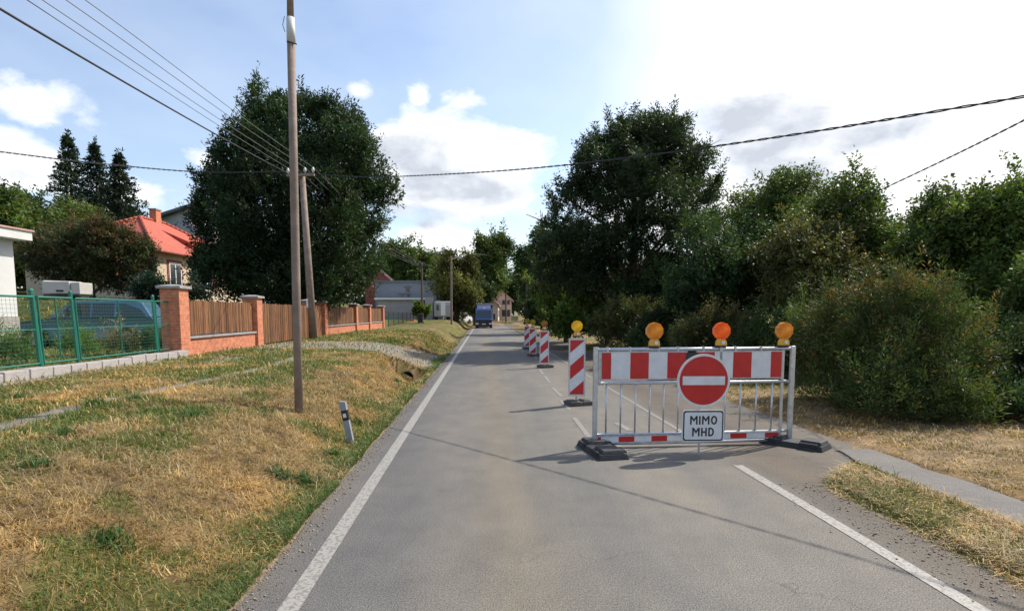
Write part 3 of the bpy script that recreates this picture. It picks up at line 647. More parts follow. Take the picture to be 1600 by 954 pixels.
def tree(name, label, cat, base, lobes, nshoot, col, S=.5, nl=14, Ll=.12, Wl=.035, spread=.6, cvar=.35, upb=.5, outb=.7, trunk_r=.18, bark='bark', tip=None, tipf=0, seed=1, group=None, core=.5, skin=.35, part='crown', stem=True, topz=None, nlimb=14, spr=.03, sprl=1.5, knobs=12):
    rs = np.random.default_rng(seed)
    base = Vector(base)
    L0 = [(l[0] - base.x, l[1] - base.y, l[2] - base.z, l[3], l[4], l[5]) for l in lobes]
    sh_ = lambda r: max(r * .62, r - S * .62)
    L1 = [(l[0], l[1], l[2] - S * .35 * upb, sh_(l[3]), sh_(l[4]), sh_(l[5])) for l in L0]
    if knobs:
        q0, n0 = sample_lobes(L1, 300, rs, core, .05); ok_ = n0[:, 2] > -.3; q0, n0 = q0[ok_], n0[ok_]
        ext = max(np.ptp(q0[:, 0]), np.ptp(q0[:, 2])) * .5
        for i_ in rs.choice(len(q0), knobs):
            rk = ext * rs.uniform(.09, .19); L1.append((*(q0[i_] + n0[i_] * rk * .25), rk * rs.uniform(.9, 1.4), rk * 1.1, rk * rs.uniform(.7, 1.2)))
    p, nr = sample_lobes(L1, nshoot, rs, core, skin)
    k_ = p[:, 2] > .04; p = p[k_]; nr = nr[k_]
    p, nr = sprays(p, nr, max(8, int(len(p) * spr)), S * sprl, rs, upb)
    return _tree(name, label, cat, base, L0, p, nr, col, S, nl, Ll, Wl, spread, cvar, upb, outb, trunk_r, bark, tip, tipf, rs, group, part, stem, topz, nlimb)
def _tree(name, label, cat, base, L0, p, nr, col, S, nl, Ll, Wl, spread, cvar, upb, outb, trunk_r, bark, tip, tipf, rs, group, part, stem, topz, nlimb):
    ax = nr * outb + np.array([0, 0, upb]) + rs.normal(size=p.shape) * .35; ax /= np.linalg.norm(ax, axis=1)[:, None]
    v, f, c = shoots(p, ax, S, nl, Ll, Wl, spread, col, cvar, tip, tipf, rs)
    v[:, 2] = np.maximum(v[:, 2], .01)
    th = thing(name, label, cat, base, 0, group)
    quads(part, v, f, c, LEAF, th)
    if stem:
        mb = MB(); tz = topz if topz else max(l[2] + l[5] * .3 for l in L0)
        wx = np.mean([l[0] for l in L0]); wy = np.mean([l[1] for l in L0])
        limbs(mb, (0, 0, -.15), (wx * .6, wy * .6, tz), trunk_r, L0, rs, nlimb); mb.build('trunk', M[bark], th, smooth=True)
    return th
def LB(px, py, rx, ry, Y, dy=0, ky=1.0):     # a lobe seen at a pixel, at its true distance
    v = P(px, py, Y + dy); k = (Y + dy) / 903.0
    return (v.x, v.y, v.z, rx * k, rx * k * ky, ry * k)

DG = (.038, .070, .022)      # dark evergreen
MG = (.080, .120, .028)
LG = (.095, .135, .030)
OL = (.10, .105, .035)
# big evergreen behind the brick fence
b = on(455, 520, 30)
b.z = PLAT
lo = [LB(455, 330, 120, 130, 30), LB(450, 420, 140, 60, 30), LB(390, 260, 62, 70, 30, -1), LB(470, 215, 75, 70, 30, .5), LB(535, 250, 58, 75, 30, -1), LB(560, 320, 52, 70, 30), LB(350, 340, 48, 80, 30), LB(340, 425, 40, 55, 30, -1), LB(560, 400, 42, 65, 30),
      LB(430, 350, 80, 90, 30, -3), LB(500, 340, 75, 90, 30, -3), LB(430, 190, 48, 45, 30), LB(505, 185, 34, 40, 30), LB(400, 200, 30, 35, 30), LB(585, 265, 30, 30, 30), LB(460, 445, 90, 45, 30, -3), LB(520, 440, 60, 40, 30, -2), LB(375, 300, 45, 50, 30, -2.5), LB(545, 205, 24, 30, 30)]
tree('evergreen_tree', 'huge dense dark evergreen tree with jagged round crown behind the brick fence', 'tree', b, lo, 24000, (.026, .050, .018), spr=.02, sprl=1.4, knobs=34, S=.6, nl=16, Ll=.20, Wl=.062, spread=.55, upb=.9, outb=.75, trunk_r=.32, cvar=.45, seed=3, core=.62, skin=.3)
# tall pine on the right, limbs showing
b = on(985, 520, 25)
lo = [LB(1000, 235, 70, 45, 25), LB(945, 260, 60, 42, 25, -1), LB(1065, 250, 55, 42, 25), LB(900, 320, 52, 36, 25), LB(1000, 310, 80, 45, 25, -1.5), LB(1080, 300, 50, 35, 25, .5), LB(880, 385, 45, 36, 25), LB(960, 380, 70, 40, 25, -1), LB(1045, 360, 60, 35, 25, -1), LB(1105, 345, 36, 26, 25),
      LB(910, 430, 60, 36, 25), LB(1010, 425, 60, 30, 25, 1), LB(1020, 200, 34, 24, 25), LB(960, 215, 30, 24, 25), LB(1095, 235, 26, 18, 25), LB(925, 225, 24, 22, 25), LB(1060, 205, 20, 20, 25), LB(860, 350, 20, 16, 25)]
tree('pine_tree', 'tall open crowned pine with bare reddish limbs above the warning lamps', 'tree', b, lo, 9000, (.035, .060, .024), spr=.04, sprl=1.6, knobs=26, S=.48, nl=18, Ll=.18, Wl=.046, spread=.6, upb=.8, trunk_r=.24, bark='pinebark', cvar=.45, seed=5, core=.45, skin=.55, nlimb=18)
# right-hand tree row
def rtree(px, pt, pb, hw, Y, col, seed, label, nsh=2600, n=10, name='broadleaf_tree', **k):
    rs = np.random.default_rng(seed); cy = (pt + pb) / 2; ry = (pb - pt) / 2
    m = LB(px, cy, hw, ry, Y); lo = lobes_from((m[0], m[1], m[2], m[3], min(m[3], 2.6 + Y * .02), m[5]), n, rs)
    b = P(px, cy, Y); b.z = hz(b)
    args = dict(S=.45, nl=14, Ll=.13, Wl=.05, spread=.65, upb=.6, trunk_r=.13, cvar=.45); args.update(k)
    return tree(name, label, 'tree', b, lo, int(nsh * 1.25), col, seed=seed, **args)
rtree(1190, 248, 530, 98, 20, MG, 11, 'dense green tree just right of the tall pine, rising over the rightmost barrier lamp', 3600, 13)
rtree(1125, 325, 545, 96, 17.5, DG, 12, 'low dark tree filling the gap under the pine behind the barrier', 2600)
rtree(1320, 276, 530, 98, 17, MG, 13, 'bushy green tree where the lower overhead cable meets the foliage', 3600, 13)
rtree(1262, 340, 550, 90, 15, OL, 14, 'paler olive green tree behind the left side of the feathery bush', 3000, 12, Ll=.11, Wl=.045)
rtree(1465, 282, 565, 96, 15, MG, 15, 'green tree with loose drooping sprays behind the big feathery bush', 4200, 13)
rtree(1578, 268, 590, 88, 13.5, LG, 16, 'bright sunlit green tree at the right edge of the picture', 3800, 12)
rtree(1680, 300, 620, 90, 11.5, MG, 17, 'green tree partly cut off by the right edge of the picture', 2600, 10)
rtree(1400, 322, 560, 95, 18, DG, 18, 'dark tree in the dip of the treeline behind the feathery bush', 2600, 10)
rtree(885, 380, 520, 62, 32, LG, 19, 'light green tree left of the tall pine beside the road', 2600, 11, S=.6, Ll=.2, Wl=.08)
rtree(872, 335, 505, 46, 46, DG, 20, 'dark tree leaning over the road left of the tall pine', 2200, 11, S=.8, Ll=.28, Wl=.1)
rtree(950, 400, 530, 75, 28, DG, 21, 'dark undergrowth tree at the foot of the tall pine', 2600, 10, S=.5, Ll=.17, Wl=.07)
rtree(1040, 410, 530, 75, 24, DG, 22, 'dark thicket tree between the tall pine and the barrier', 2600, 10)
rtree(860, 430, 508, 30, 60, DG, 23, 'distant dark tree overhanging the right kerb before the bend', 1300, 8, S=.9, Ll=.34, Wl=.13)
# shrubs on the right
def shrub(label, lo, base, nsh, col, seed, name='shrub', cat='shrub', **k):
    args = dict(S=.3, nl=14, Ll=.08, Wl=.02, spread=.5, upb=.7, trunk_r=.035, cvar=.45, core=.55, skin=.3, nlimb=10); args.update(k)
    return tree(name, label, cat, base, lo, nsh, col, seed=seed, **args)
Yb = 8.9
b = on(1385, 600, Yb)
lo = [LB(1300, 540, 58, 76, Yb, 1.4), LB(1385, 540, 80, 90, Yb, .5), LB(1465, 545, 72, 92, Yb, .0), LB(1345, 480, 56, 44, Yb, .9), LB(1465, 475, 48, 40, Yb, .1), LB(1410, 615, 115, 66, Yb, -.1), LB(1300, 600, 62, 52, Yb, 1.2), LB(1490, 630, 60, 55, Yb, -.6), LB(1400, 460, 36, 28, Yb, .4), LB(1270, 520, 36, 50, Yb, 2.0), LB(1390, 640, 90, 36, Yb, -.5), LB(1320, 640, 70, 30, Yb, .4), LB(1500, 650, 60, 34, Yb, -1.0)]
shrub('big feathery green bush with rusty tips right of the barrier', lo, b, 11000, (.066, .096, .026), 31, 'feathery_bush', 'bush', S=.34, nl=15, Ll=.085, Wl=.014, tip=(.20, .13, .05), tipf=.14, cvar=.5, spr=.04, sprl=2.0)
b = on(1590, 600, 9.2)
shrub('dark low hedge right of the feathery bush at the picture edge', [LB(1570, 580, 66, 66, 9.2), LB(1640, 580, 80, 70, 9.0), LB(1540, 610, 60, 50, 9.0), LB(1600, 625, 90, 40, 8.7), LB(1720, 620, 90, 60, 8.6), LB(1640, 545, 60, 40, 9.6), LB(1590, 640, 80, 34, 8.3), LB(1680, 650, 90, 36, 8.1)], b, 6500, (.032, .058, .02), 32, 'hedge', 'hedge', S=.25, Ll=.07, Wl=.025)
b = on(1115, 560, 15)
shrub('olive shrub with brownish tips behind the red lamp of the barrier', [LB(1085, 530, 44, 34, 15), LB(1150, 525, 46, 36, 15), LB(1110, 505, 26, 22, 15)], b, 2400, (.075, .09, .03), 33, tip=(.18, .12, .05), tipf=.14, S=.3, Ll=.1, Wl=.022)
b = on(985, 520, 21)
shrub('brownish dry shrub behind the leftmost barrier lamp', [LB(960, 510, 40, 34, 21), LB(1010, 505, 42, 34, 21), LB(985, 485, 26, 22, 21)], b, 1900, (.065, .078, .026), 34, tip=(.15, .11, .045), tipf=.12, S=.36, Ll=.13, Wl=.03)
b = on(905, 520, 27)
shrub('bright green leafy shrub behind the yellow beacon lamp', [LB(895, 497, 32, 30, 27), LB(920, 490, 28, 26, 27), LB(880, 510, 20, 18, 27)], b, 1500, (.11, .17, .035), 35, S=.36, Ll=.2, Wl=.1, nl=9)
b = on(1200, 560, 13.5)
shrub('dark green shrub below the rightmost barrier lamp', [LB(1200, 545, 46, 46, 13.5), LB(1250, 545, 40, 50, 13), LB(1165, 560, 30, 34, 13.8)], b, 2400, (.045, .07, .022), 36, S=.3, Ll=.09, Wl=.03)
b = on(1045, 545, 18)
shrub('dark green shrub between the first and second barrier lamps', [LB(1040, 520, 46, 36, 18), LB(1010, 535, 36, 26, 18), LB(1070, 535, 30, 26, 18)], b, 1700, (.038, .062, .022), 37, S=.34, Ll=.11, Wl=.035)
b = on(850, 500, 45)
shrub('dark roadside bushes at the foot of the trees before the bend', [LB(850, 490, 28, 22, 45), LB(870, 495, 22, 20, 42), LB(838, 485, 20, 18, 50)], b, 900, (.03, .05, .018), 38, S=.6, Ll=.28, Wl=.12)

# ---- left side
def spruce(label, px, pt, Y, r, seed, zb=2.0, copy_from=None):
    top = P(px, pt, Y); base = Vector((top.x, top.y, zb)); h = top.z - zb; rs = np.random.default_rng(seed)
    p = []; nr = []
    for i in range(64):
        q = i / 64; z = h * (.10 + .9 * q); rad = (r * (1 - q)**.95 + .0) * (.7 + .5 * (i % 5) / 4)
        for a in range(int(4 + 10 * (1 - q))):
            an = rs.random() * 6.283; rr = rad * rs.uniform(.75, 1.15)
            for j in range(6):
                u = (j + .6) / 6 * rr; d = Vector((math.cos(an), math.sin(an), 0))
                p.append((d.x * u, d.y * u, z - .22 * u + .05 * u * u)); nr.append((d.x, d.y, .1))
    for q in np.arange(.93, 1.03, .006): p.append((0, 0, h * q)); nr.append((rs.normal() * .3, rs.normal() * .3, .8))
    p = np.array(p); nr = np.array(nr)
    L0 = [(0, 0, h * .5, .1, .1, .1)]
    return _tree('spruce', label, 'tree', base, L0, p, nr, (.024, .042, .026), .26, 8, .20, .075, .45, .4, .25, .9, .16, 'bark', None, 0, rs, None, 'crown', True, h * .97, 0)
spruce('tallest dark spruce left of the red roofed house', 106, 214, 40, 3.6, 41)
spruce('second dark spruce standing between two others by the red roof', 147, 226, 41, 3.6, 42)
spruce('rightmost spruce with drooping tiers left of the red roof', 186, 244, 38, 3.3, 43)
def ltree(label, px, pt, pb, hw, Y, col, seed, n=10, nsh=2600, **k):
    return rtree(px, pt, pb, hw, Y, col, seed, label, nsh, n, **k)
ltree('green rounded tree at the far left behind the white shed', 35, 285, 470, 70, 34, MG, 51, S=.6, Ll=.24, Wl=.1)
ltree('mid green tree below the spruces at the left', 110, 320, 470, 75, 31, LG, 52, S=.6, Ll=.22, Wl=.09)
ltree('dark tree behind the three spruces', 60, 300, 460, 80, 44, DG, 53, S=.8, Ll=.3, Wl=.12)
ltree('green tree peeping out behind the spruces and the chimney', 190, 318, 420, 50, 42, MG, 54, 8, 1600, S=.7, Ll=.26, Wl=.1)
rtree(-40, 270, 480, 60, 30, MG, 55, 'green tree cut off by the left edge behind the shed', 1800, 9, S=.6, Ll=.24, Wl=.1)
b = on(145, 470, 24); 
lo = [LB(145, 395, 62, 52, 24), LB(100, 410, 46, 44, 24), LB(190, 410, 46, 48, 24), LB(140, 365, 34, 26, 24), LB(90, 380, 26, 26, 24), LB(205, 430, 34, 34, 24)]
tree('rust_tinged_tree', 'small spreading tree with rust red tips in front of the red roofed house', 'tree', b, lo, 4600, (.055, .066, .024), S=.42, nl=15, Ll=.15, Wl=.04, tip=(.15, .07, .03), tipf=.15, trunk_r=.12, seed=56, upb=.4)
b = on(255, 450, 22)
shrub('dark bluish shrub beside the first brick pillar', [LB(252, 462, 22, 16, 22), LB(232, 455, 20, 18, 22), LB(296, 462, 20, 10, 22)], b, 900, (.022, .042, .028), 57, S=.36, Ll=.13, Wl=.045)

# ---- far centre trees
def ftree(label, px, pt, pb, hw, Y, col, seed, nsh=1500, n=9, **k):
    sc = Y / 20.0; a = dict(S=.3 * sc, Ll=.105 * sc, Wl=.05 * sc, nl=12, trunk_r=.25); a.update(k)
    return rtree(px, pt, pb, hw, Y, col, seed, label, nsh, n, **a)
ftree('large round topped green tree behind the grey building', 638, 380, 475, 42, 85, MG, 61)
ftree('dark tree to the right behind the grey building', 685, 395, 475, 34, 92, DG, 62)
ftree('dark tree between the big evergreen and the round topped tree', 600, 392, 480, 34, 88, DG, 63)
ftree('tall narrow green tree standing behind the blue truck', 766, 360, 452, 30, 112, MG, 64, 2800)
ftree('yellow green roadside tree beside the parked van', 712, 400, 507, 44, 67, (.11, .115, .03), 65, 2400, 10)
ftree('dark shaded tree directly behind the truck cab', 742, 425, 503, 20, 80, DG, 66)
ftree('dark tree behind the pink house gable', 795, 425, 485, 30, 150, DG, 67)
ftree('pine with open flat crown left of the dark leaning tree', 822, 372, 440, 26, 80, DG, 68, 900, 8)
ftree('low dark tree right of the pink house', 828, 445, 498, 14, 120, DG, 69)
ftree('dark tree filling the bend behind the road sign', 838, 420, 500, 24, 104, DG, 70)
ftree('pale far tree at the end of the left verge', 700, 420, 490, 26, 105, OL, 71)
# a far wood closing the valley
wo = [LB(x, 462 + 6 * math.sin(x * .03), 34, 30 + 8 * math.sin(x * .05 + 1), 210) for x in range(380, 1250, 40)]
p, nr = sample_lobes(wo, 5000, rng, .4, .3); ax = nr + np.array([0, 0, .5]); ax /= np.linalg.norm(ax, axis=1)[:, None]
v, f, c = shoots(p, ax, 3.0, 8, 1.6, .8, .6, DG, .4)
tag(quads('distant_wood', v, f, c, LEAF), 'dark wood closing off the valley far behind the houses', 'wood', kind='stuff')

# ------------------------------------------------------------------ brick fence
fz = PLAT
pil = [(278, 302, 557), (405, 421, 540), (472, 484, 528), (508, 518, 525), (540, 547, 518), (562, 569, 515), (581, 587, 512)]
ps = []
for a, bb, yb in pil:
    v = G((a + bb) / 2, yb, fz); ps.append(TS(v)[1])
print('pillars', ps)
FT = TF
th = thing('brick_fence', 'brick pillar fence with brown vertical boards and grey coping running along the verge', 'fence', RW(FT, ps[0], fz))
ang = math.atan2(RT.y, RT.x)     # local x across the road, local y along it
th.rotation_euler = (0, 0, ang); s0 = ps[0]
PH = [1.62, 1.52, 1.52, 1.52, 1.5, 1.5, 1.5]
for i, s in enumerate(ps):
    y = s - s0; mb = MB(); mb.box(-.44, 0, y - .22, y + .22, -.3, PH[i]); o = mb.build('pillar', BRICK, th)
    mb = MB(); mb.box(-.50, .06, y - .28, y + .28, PH[i] + .002, PH[i] + .06); mb.hexa([(-.50, y - .28, PH[i] + .06), (.06, y - .28, PH[i] + .06), (.06, y + .28, PH[i] + .06), (-.50, y + .28, PH[i] + .06)], [(-.3, y - .08, PH[i] + .10), (-.14, y - .08, PH[i] + .10), (-.14, y + .08, PH[i] + .10), (-.3, y + .08, PH[i] + .10)])
    mb.build('cap', M['cap'], o)
def boards(y0, y1, z0, z1, nm, x=-.16):
    mb = MB(); n = max(4, int((y1 - y0) / .105)); st = (y1 - y0) / n
    for k in range(n):
        g = random.uniform(.55, 1.25); mb.cc = (g, g * random.uniform(.88, 1.05), g * random.uniform(.8, 1.05))
        dz = random.uniform(-.015, .015); yy = y0 + k * st; xx = x + random.uniform(-.006, .006)
        mb.box(xx, xx + .022, yy + .006, yy + st - .006, z0 + random.uniform(-.01, .01), z1 + dz)
    mb.cc = (.7, .65, .6)
    for z in (z0 + .15, z1 - .2): mb.box(x - .05, x - .008, y0 + .01, y1 - .01, z, z + .07)
    return mb.build(nm, PLANK, th)
for i in range(6):
    y0 = ps[i] - s0 + .22; y1 = ps[i + 1] - s0 - .22
    if i in (1, 2):      # gates: boards to the ground
        boards(y0 + .02, y1 - .02, .04, 1.36, 'gate')
    else:
        mb = MB(); mb.box(-.34, -.08, y0, y1, -.3, .42); w_ = mb.build('base_wall', BRICK, th)
        mb = MB(); mb.box(-.39, -.03, y0 + .003, y1 - .003, .422, .47); mb.build('coping', M['cap'], w_)
        boards(y0 + .01, y1 - .01, .5, 1.36, 'board_panel')
# green mesh fence
g0 = 7.0; g1 = ps[0] - .3
thg = thing('mesh_fence', 'green wire mesh fence with round posts on grey blocks in front of the blue car', 'fence', RW(FT - .22, g1, fz + .15), ang)
posts = [0 - .12, -1.05, -2.55, -4.35, -6.2]
posts = [TS(G(px, py, fz + .15))[1] - g1 for px, py in [(268, 545), (219, 551), (84, 566), (32, 573), (-90, 592)]]
print('gposts', posts, g1)
for i, y in enumerate(posts):
    mb = MB(); r = .032 if i in (0, 1, 2) else .042; mb.tube([(0, y, -.25), (-.04 - .02 * i, y, 1.27)], r, 10); mb.tube([(-.04 - .02 * i, y, 1.27), (-.04 - .02 * i, y, 1.30)], [r * 1.1, r * .6], 10); mb.build('post', M['green'], thg)
for i in range(len(posts) - 1):
    ya = posts[i] - .05; yb = posts[i + 1] + .05; mb = MB()
    mb.tube([(.0, ya, .06), (.0, yb, .06)], .016, 6); mb.tube([(-.04, ya, 1.16), (-.04, yb, 1.16)], .02, 6)
    for y in (ya, yb): mb.tube([(.0, y, .06), (-.04, y, 1.16)], .016, 6)
    mb.tube([(0, (ya + yb) / 2, .06), (-.04, (ya + yb) / 2, 1.16)], .013, 6)
    mb.tube([(-.02, ya, .62), (-.02, yb, .62)], .009, 6)
    mb.build('panel_frame', M['green'], thg)
    mb = MB(); n = int((ya - yb) / .075)
    for k in range(n + 1):
        y = yb + (ya - yb) * k / n; mb.tube([(0, y, .06), (-.04, y, 1.16)], .0019, 4, caps=False)
    for k in range(17):
        z = .06 + 1.1 * k / 17; mb.tube([(-.04 * z, ya, z), (-.04 * z, yb, z)], .0019, 4, caps=False)
    mb.build('wire_mesh', M['green'], thg)
# block edging below it: one thing per block
s = g1 + .08; k = 0; src = None
while s > 5.5:
    ln = random.uniform(.34, .5); lab = ('grey edging block touching the first brick pillar' if k == 0 else 'grey edging block, %s from the first brick pillar along the green fence' % ('second third fourth fifth sixth seventh eighth ninth tenth eleventh twelfth thirteenth fourteenth fifteenth sixteenth seventeenth eighteenth nineteenth twentieth'.split() + ['farthest'] * 9)[k - 1])
    mb = MB(); hh = random.uniform(.16, .185); mb.box(-.11, .11, -ln + .02, 0, -.12, hh); o = mb.build('edging_block', M['stone'], None, bevel=.012)
    o.location = RW(FT + .05, s, fz); o.rotation_euler = (random.uniform(-.01, .01), random.uniform(-.02, .02), ang)
    tag(o, lab, 'edging block', 'edging blocks below the green fence'); s -= ln; k += 1
# low concrete lip before the blocks
mb = MB(); mb.box(.13, .28, -7, 0, -.1, .03); o = mb.build('concrete_strip', M['concrete']); o.location = RW(FT + .05, g1 + .1, fz); o.rotation_euler = (0, 0, ang); tag(o, 'narrow concrete strip at the foot of the edging blocks', 'concrete strip')

# ------------------------------------------------------------------ parked estate car
cl = P(35, 520, 17.4); cr = P(257, 520, 18.4)
CLn = (cr - cl).length; ca = math.atan2(cr.y - cl.y, cr.x - cl.x)
base = (cl + cr) / 2; base.z = PLAT
car = thing('parked_car', 'blue estate car parked nose left in the yard behind the green mesh fence', 'car', base, ca)
hl = CLn / 2
def cx(u): return -hl + u * CLn
def loft(mb, prof, ys, mi=0):     # prof: list of (x, z_low, z_high) ; ys: half width
    pass
low = [(0, .35), (.0, .62), (.02, .74), (.22, .86), (.30, .89), (.93, .95), (.985, .9), (1.0, .62), (.99, .3), (.88, .24), (.12, .24)]
mb = MB()
poly = [(cx(u), z) for u, z in low]
n = len(poly); ys = [(-.82, .97), (-.87, 1), (.87, 1), (.82, .97)]
vs = []
for y, k in [(-.80, .975), (-.88, 1.0), (.88, 1.0), (.80, .975)]:
    zc = .6
    vs += [(x * k, y, zc + (z - zc) * (1 if k == 1 else .96)) for x, z in poly]
fs = [tuple(range(n)), tuple(range(4 * n - 1, 3 * n - 1, -1))]
for r_ in range(3):
    fs += [(r_ * n + i, (r_ + 1) * n + i, (r_ + 1) * n + (i + 1) % n, r_ * n + (i + 1) % n) for i in range(n)]
mb.add(vs, fs); body = mb.build('body', M['carblue'], car, bevel=.03, smooth=True)
cab = [(.27, .885), (.40, 1.34), (.46, 1.41), (.84, 1.42), (.90, 1.38), (.975, .93)]
mb = MB(); P0 = [(cx(u), z) for u, z in cab]; n = len(P0); vs = [(x, -.80, z) if z < 1 else (x, -.64, z) for x, z in P0] + [(x, .80, z) if z < 1 else (x, .64, z) for x, z in P0]
mb.add(vs, [tuple(range(n)), tuple(range(2 * n - 1, n - 1, -1))] + [(i, (i + 1) % n, (i + 1) % n + n, i + n) for i in range(n)]); mb.build('cabin', M['carblue'], car, bevel=.03)
def sidey(z): return .80 - .16 * (z - .9) / .45
for sgn in (-1, 1):
    for wpoly in ([(.315, .93), (.415, 1.31), (.545, 1.34), (.545, .93)], [(.56, .93), (.56, 1.34), (.71, 1.34), (.71, .93)], [(.725, .93), (.725, 1.34), (.86, 1.32), (.935, .95)]):
        mb = MB(); A = [(cx(u), sgn * (sidey(z) + .006), z) for u, z in wpoly]; B = [(x, y + sgn * .006, z) for x, y, z in A]
        mb.add(A + B, [(0, 1, 2, 3), (7, 6, 5, 4), (0, 4, 5, 1), (1, 5, 6, 2), (2, 6, 7, 3), (3, 7, 4, 0)]); mb.build('side_window', M['glass'], car)
mb = MB(); mb.add([(cx(.285), -.7, .95), (cx(.285), .7, .95), (cx(.395), .58, 1.335), (cx(.395), -.58, 1.335), (cx(.28), -.7, .96), (cx(.28), .7, .96), (cx(.39), .58, 1.345), (cx(.39), -.58, 1.345)], [(0, 1, 2, 3), (7, 6, 5, 4), (0, 4, 5, 1), (1, 5, 6, 2), (2, 6, 7, 3), (3, 7, 4, 0)]); mb.build('windscreen', M['glass'], car)
for u in (.19, .80):
    for sgn in (-1, 1):
        mb = MB(); mb.tube([(cx(u), sgn * .70, .31), (cx(u), sgn * .895, .31)], .31, 20); wh = mb.build('wheel', M['tyre'], car, smooth=False)
        mb = MB(); mb.tube([(cx(u), sgn * .88, .31), (cx(u), sgn * .905, .31)], [.2, .18], 16); mb.build('rim', M['rim'], wh)
for sgn in (-1, 1):
    mb = MB(); mb.box(cx(0) - .01, cx(.06), sgn * .78 - .1 * (sgn > 0), sgn * .78 + .1 * (sgn < 0) , .6, .72); mb.build('headlight', M['headlight'], car, bevel=.015)
    mb = MB(); mb.box(cx(.055), cx(.075), sgn * .885 - .006, sgn * .885 + .006, .62, .66); mb.build('indicator', M['amber'], car)
    mb = MB(); mb.box(cx(.32), cx(.355), sgn * .97 - .06, sgn * .97 + .06, .93, 1.03); mb.build('wing_mirror', M['carblue'], car, bevel=.02)
    mb = MB(); mb.tube([(cx(.46), sgn * .58, 1.44), (cx(.5), sgn * .58, 1.47), (cx(.82), sgn * .58, 1.47), (cx(.86), sgn * .58, 1.43)], .012, 6); mb.build('roof_rail', M['trim'], car)
mb = MB(); mb.box(cx(0) - .02, cx(.03), -.8, .8, .3, .5); mb.build('bumper', M['trim'], car, bevel=.02); mb = MB(); mb.box(cx(.98), cx(1.0) + .02, -.8, .8, .3, .5); mb.build('bumper', M['trim'], car, bevel=.02)
# weeds before the car
for i, (px, py, Y, r, col, lab, tp, tf) in enumerate([(118, 545, 13.6, 42, (.10, .16, .035), 'bright green weeds growing up in front of the car door', None, 0), (185, 540, 14.2, 40, (.15, .14, .05), 'tall seeding weeds with tan stalks before the rear door of the car', (.30, .22, .11), .5),
                                          (238, 530, 14.6, 26, (.06, .09, .03), 'green weeds beside the first brick pillar inside the mesh fence', None, 0), (15, 540, 11.5, 40, (.09, .14, .03), 'green weeds at the left end of the mesh fence', None, 0)]):
    b = P(px, py, Y); b.z = PLAT
    shrub(lab, [(b.x, b.y, PLAT + .32, r / 903 * Y * .8, .3, .34), (b.x + .3, b.y, PLAT + .15, .35, .3, .22)], b, 330, col, 80 + i, 'weed_clump', 'weeds', S=.35, Ll=.1, Wl=.016, upb=1.3, spr=.01, tip=tp, tipf=tf, nlimb=3, trunk_r=.01)

# ------------------------------------------------------------------ red roofed house
h = thing('red_roofed_house', 'beige house with red tiled hip roof and brick chimney behind the big evergreen', 'house', (-21.8, 35, 1.0))
xe, y0, ye, hw = 0, -5.0, 6.0, 3.3
mb = MB(); mb.box(-hw, hw, y0, ye, -1, 3.95); wl = mb.build('wall', M['plaster'], h)
ov = .35; ez = 3.82; rz_ = 6.2
A = (-hw - ov, y0 - ov, ez); B = (hw + ov, y0 - ov, ez); C = (hw + ov, ye + ov, ez); D = (-hw - ov, ye + ov, ez); E = (0, y0 + 4.4, rz_); Fp = (0, ye - 4.2, rz_)
mb = MB(); mb.add([A, B, C, D, E, Fp], [(0, 1, 4), (2, 3, 5)], 1); mb.add([A, B, C, D, E, Fp], [(1, 2, 5, 4), (3, 0, 4, 5)], 0); mb.add([A, B, C, D], [(0, 1, 2, 3)], 0)
rf = mb.build('roof', [M['rooftile'], M['rooftile_x']], h)
mb = MB()
for a, b_ in ((A, E), (B, E), (C, Fp), (D, Fp), (E, Fp)): mb.tube([Vector(a) + Vector((0, 0, .02)), Vector(b_) + Vector((0, 0, .02))], .1, 8)
mb.build('ridge_tiles', M['rooftile'], rf)
mb = MB(); mb.tube([(hw + ov + .04, y0 - ov, ez - .02), (hw + ov + .04, ye + ov, ez - .02)], .06, 8); mb.build('gutter', M['redbrick'], rf)
mb = MB(); mb.box(-.2, .2, y0 + 5.6, y0 + 6.1, 5.9, 6.85); ch = mb.build('chimney', BRICK, rf); mb = MB(); mb.box(-.25, .25, y0 + 5.54, y0 + 6.16, 6.853, 6.93); mb.build('chimney_cap', M['cap'], rf)
mb = MB(); mb.prism([(hw - 2.2, 4.7), (hw - .5, 4.25), (hw - .5, 4.75), (hw - 2.2, 5.5)], y0 + 4.6, y0 + 7.4); mb.build('dormer', M['rooftile'], rf)
for (ya, yb_, za, zb_) in [(y0 + 1.35, y0 + 2.5, 1.95, 3.35), (y0 + 4.6, y0 + 5.75, 1.95, 3.35)]:
    mb = MB(); X0 = hw + .003
    mb.box(X0, X0 + .05, ya, yb_, za, zb_); wn = mb.build('window', M['winwhite'], h)
    for q in (0, 1):
        m0 = ya + .09 + q * (yb_ - ya - .1) / 2; mb = MB(); mb.box(X0 + .04, X0 + .056, m0, m0 + (yb_ - ya) / 2 - .13, za + .1, zb_ - .1); mb.build('pane', M['glass'], wn)
    mb = MB()
    for (a1, a2, b1, b2) in [(ya - .13, ya - .003, za - .1, zb_ + .13), (yb_ + .003, yb_ + .13, za - .1, zb_ + .13), (ya, yb_, zb_ + .003, zb_ + .13), (ya, yb_, za - .1, za - .003)]: mb.box(X0, X0 + .03, a1, a2, b1, b2)
    mb.build('surround', M['redbrick'], wn)
mb = MB(); mb.box(-2.2, -1.0, y0 - .05, y0 - .003, 1.9, 3.2); wn = mb.build('window', M['winwhite'], h); mb = MB(); mb.box(-2.1, -1.1, y0 - .058, y0 - .045, 2.0, 3.1); mb.build('pane', M['glass'], wn)
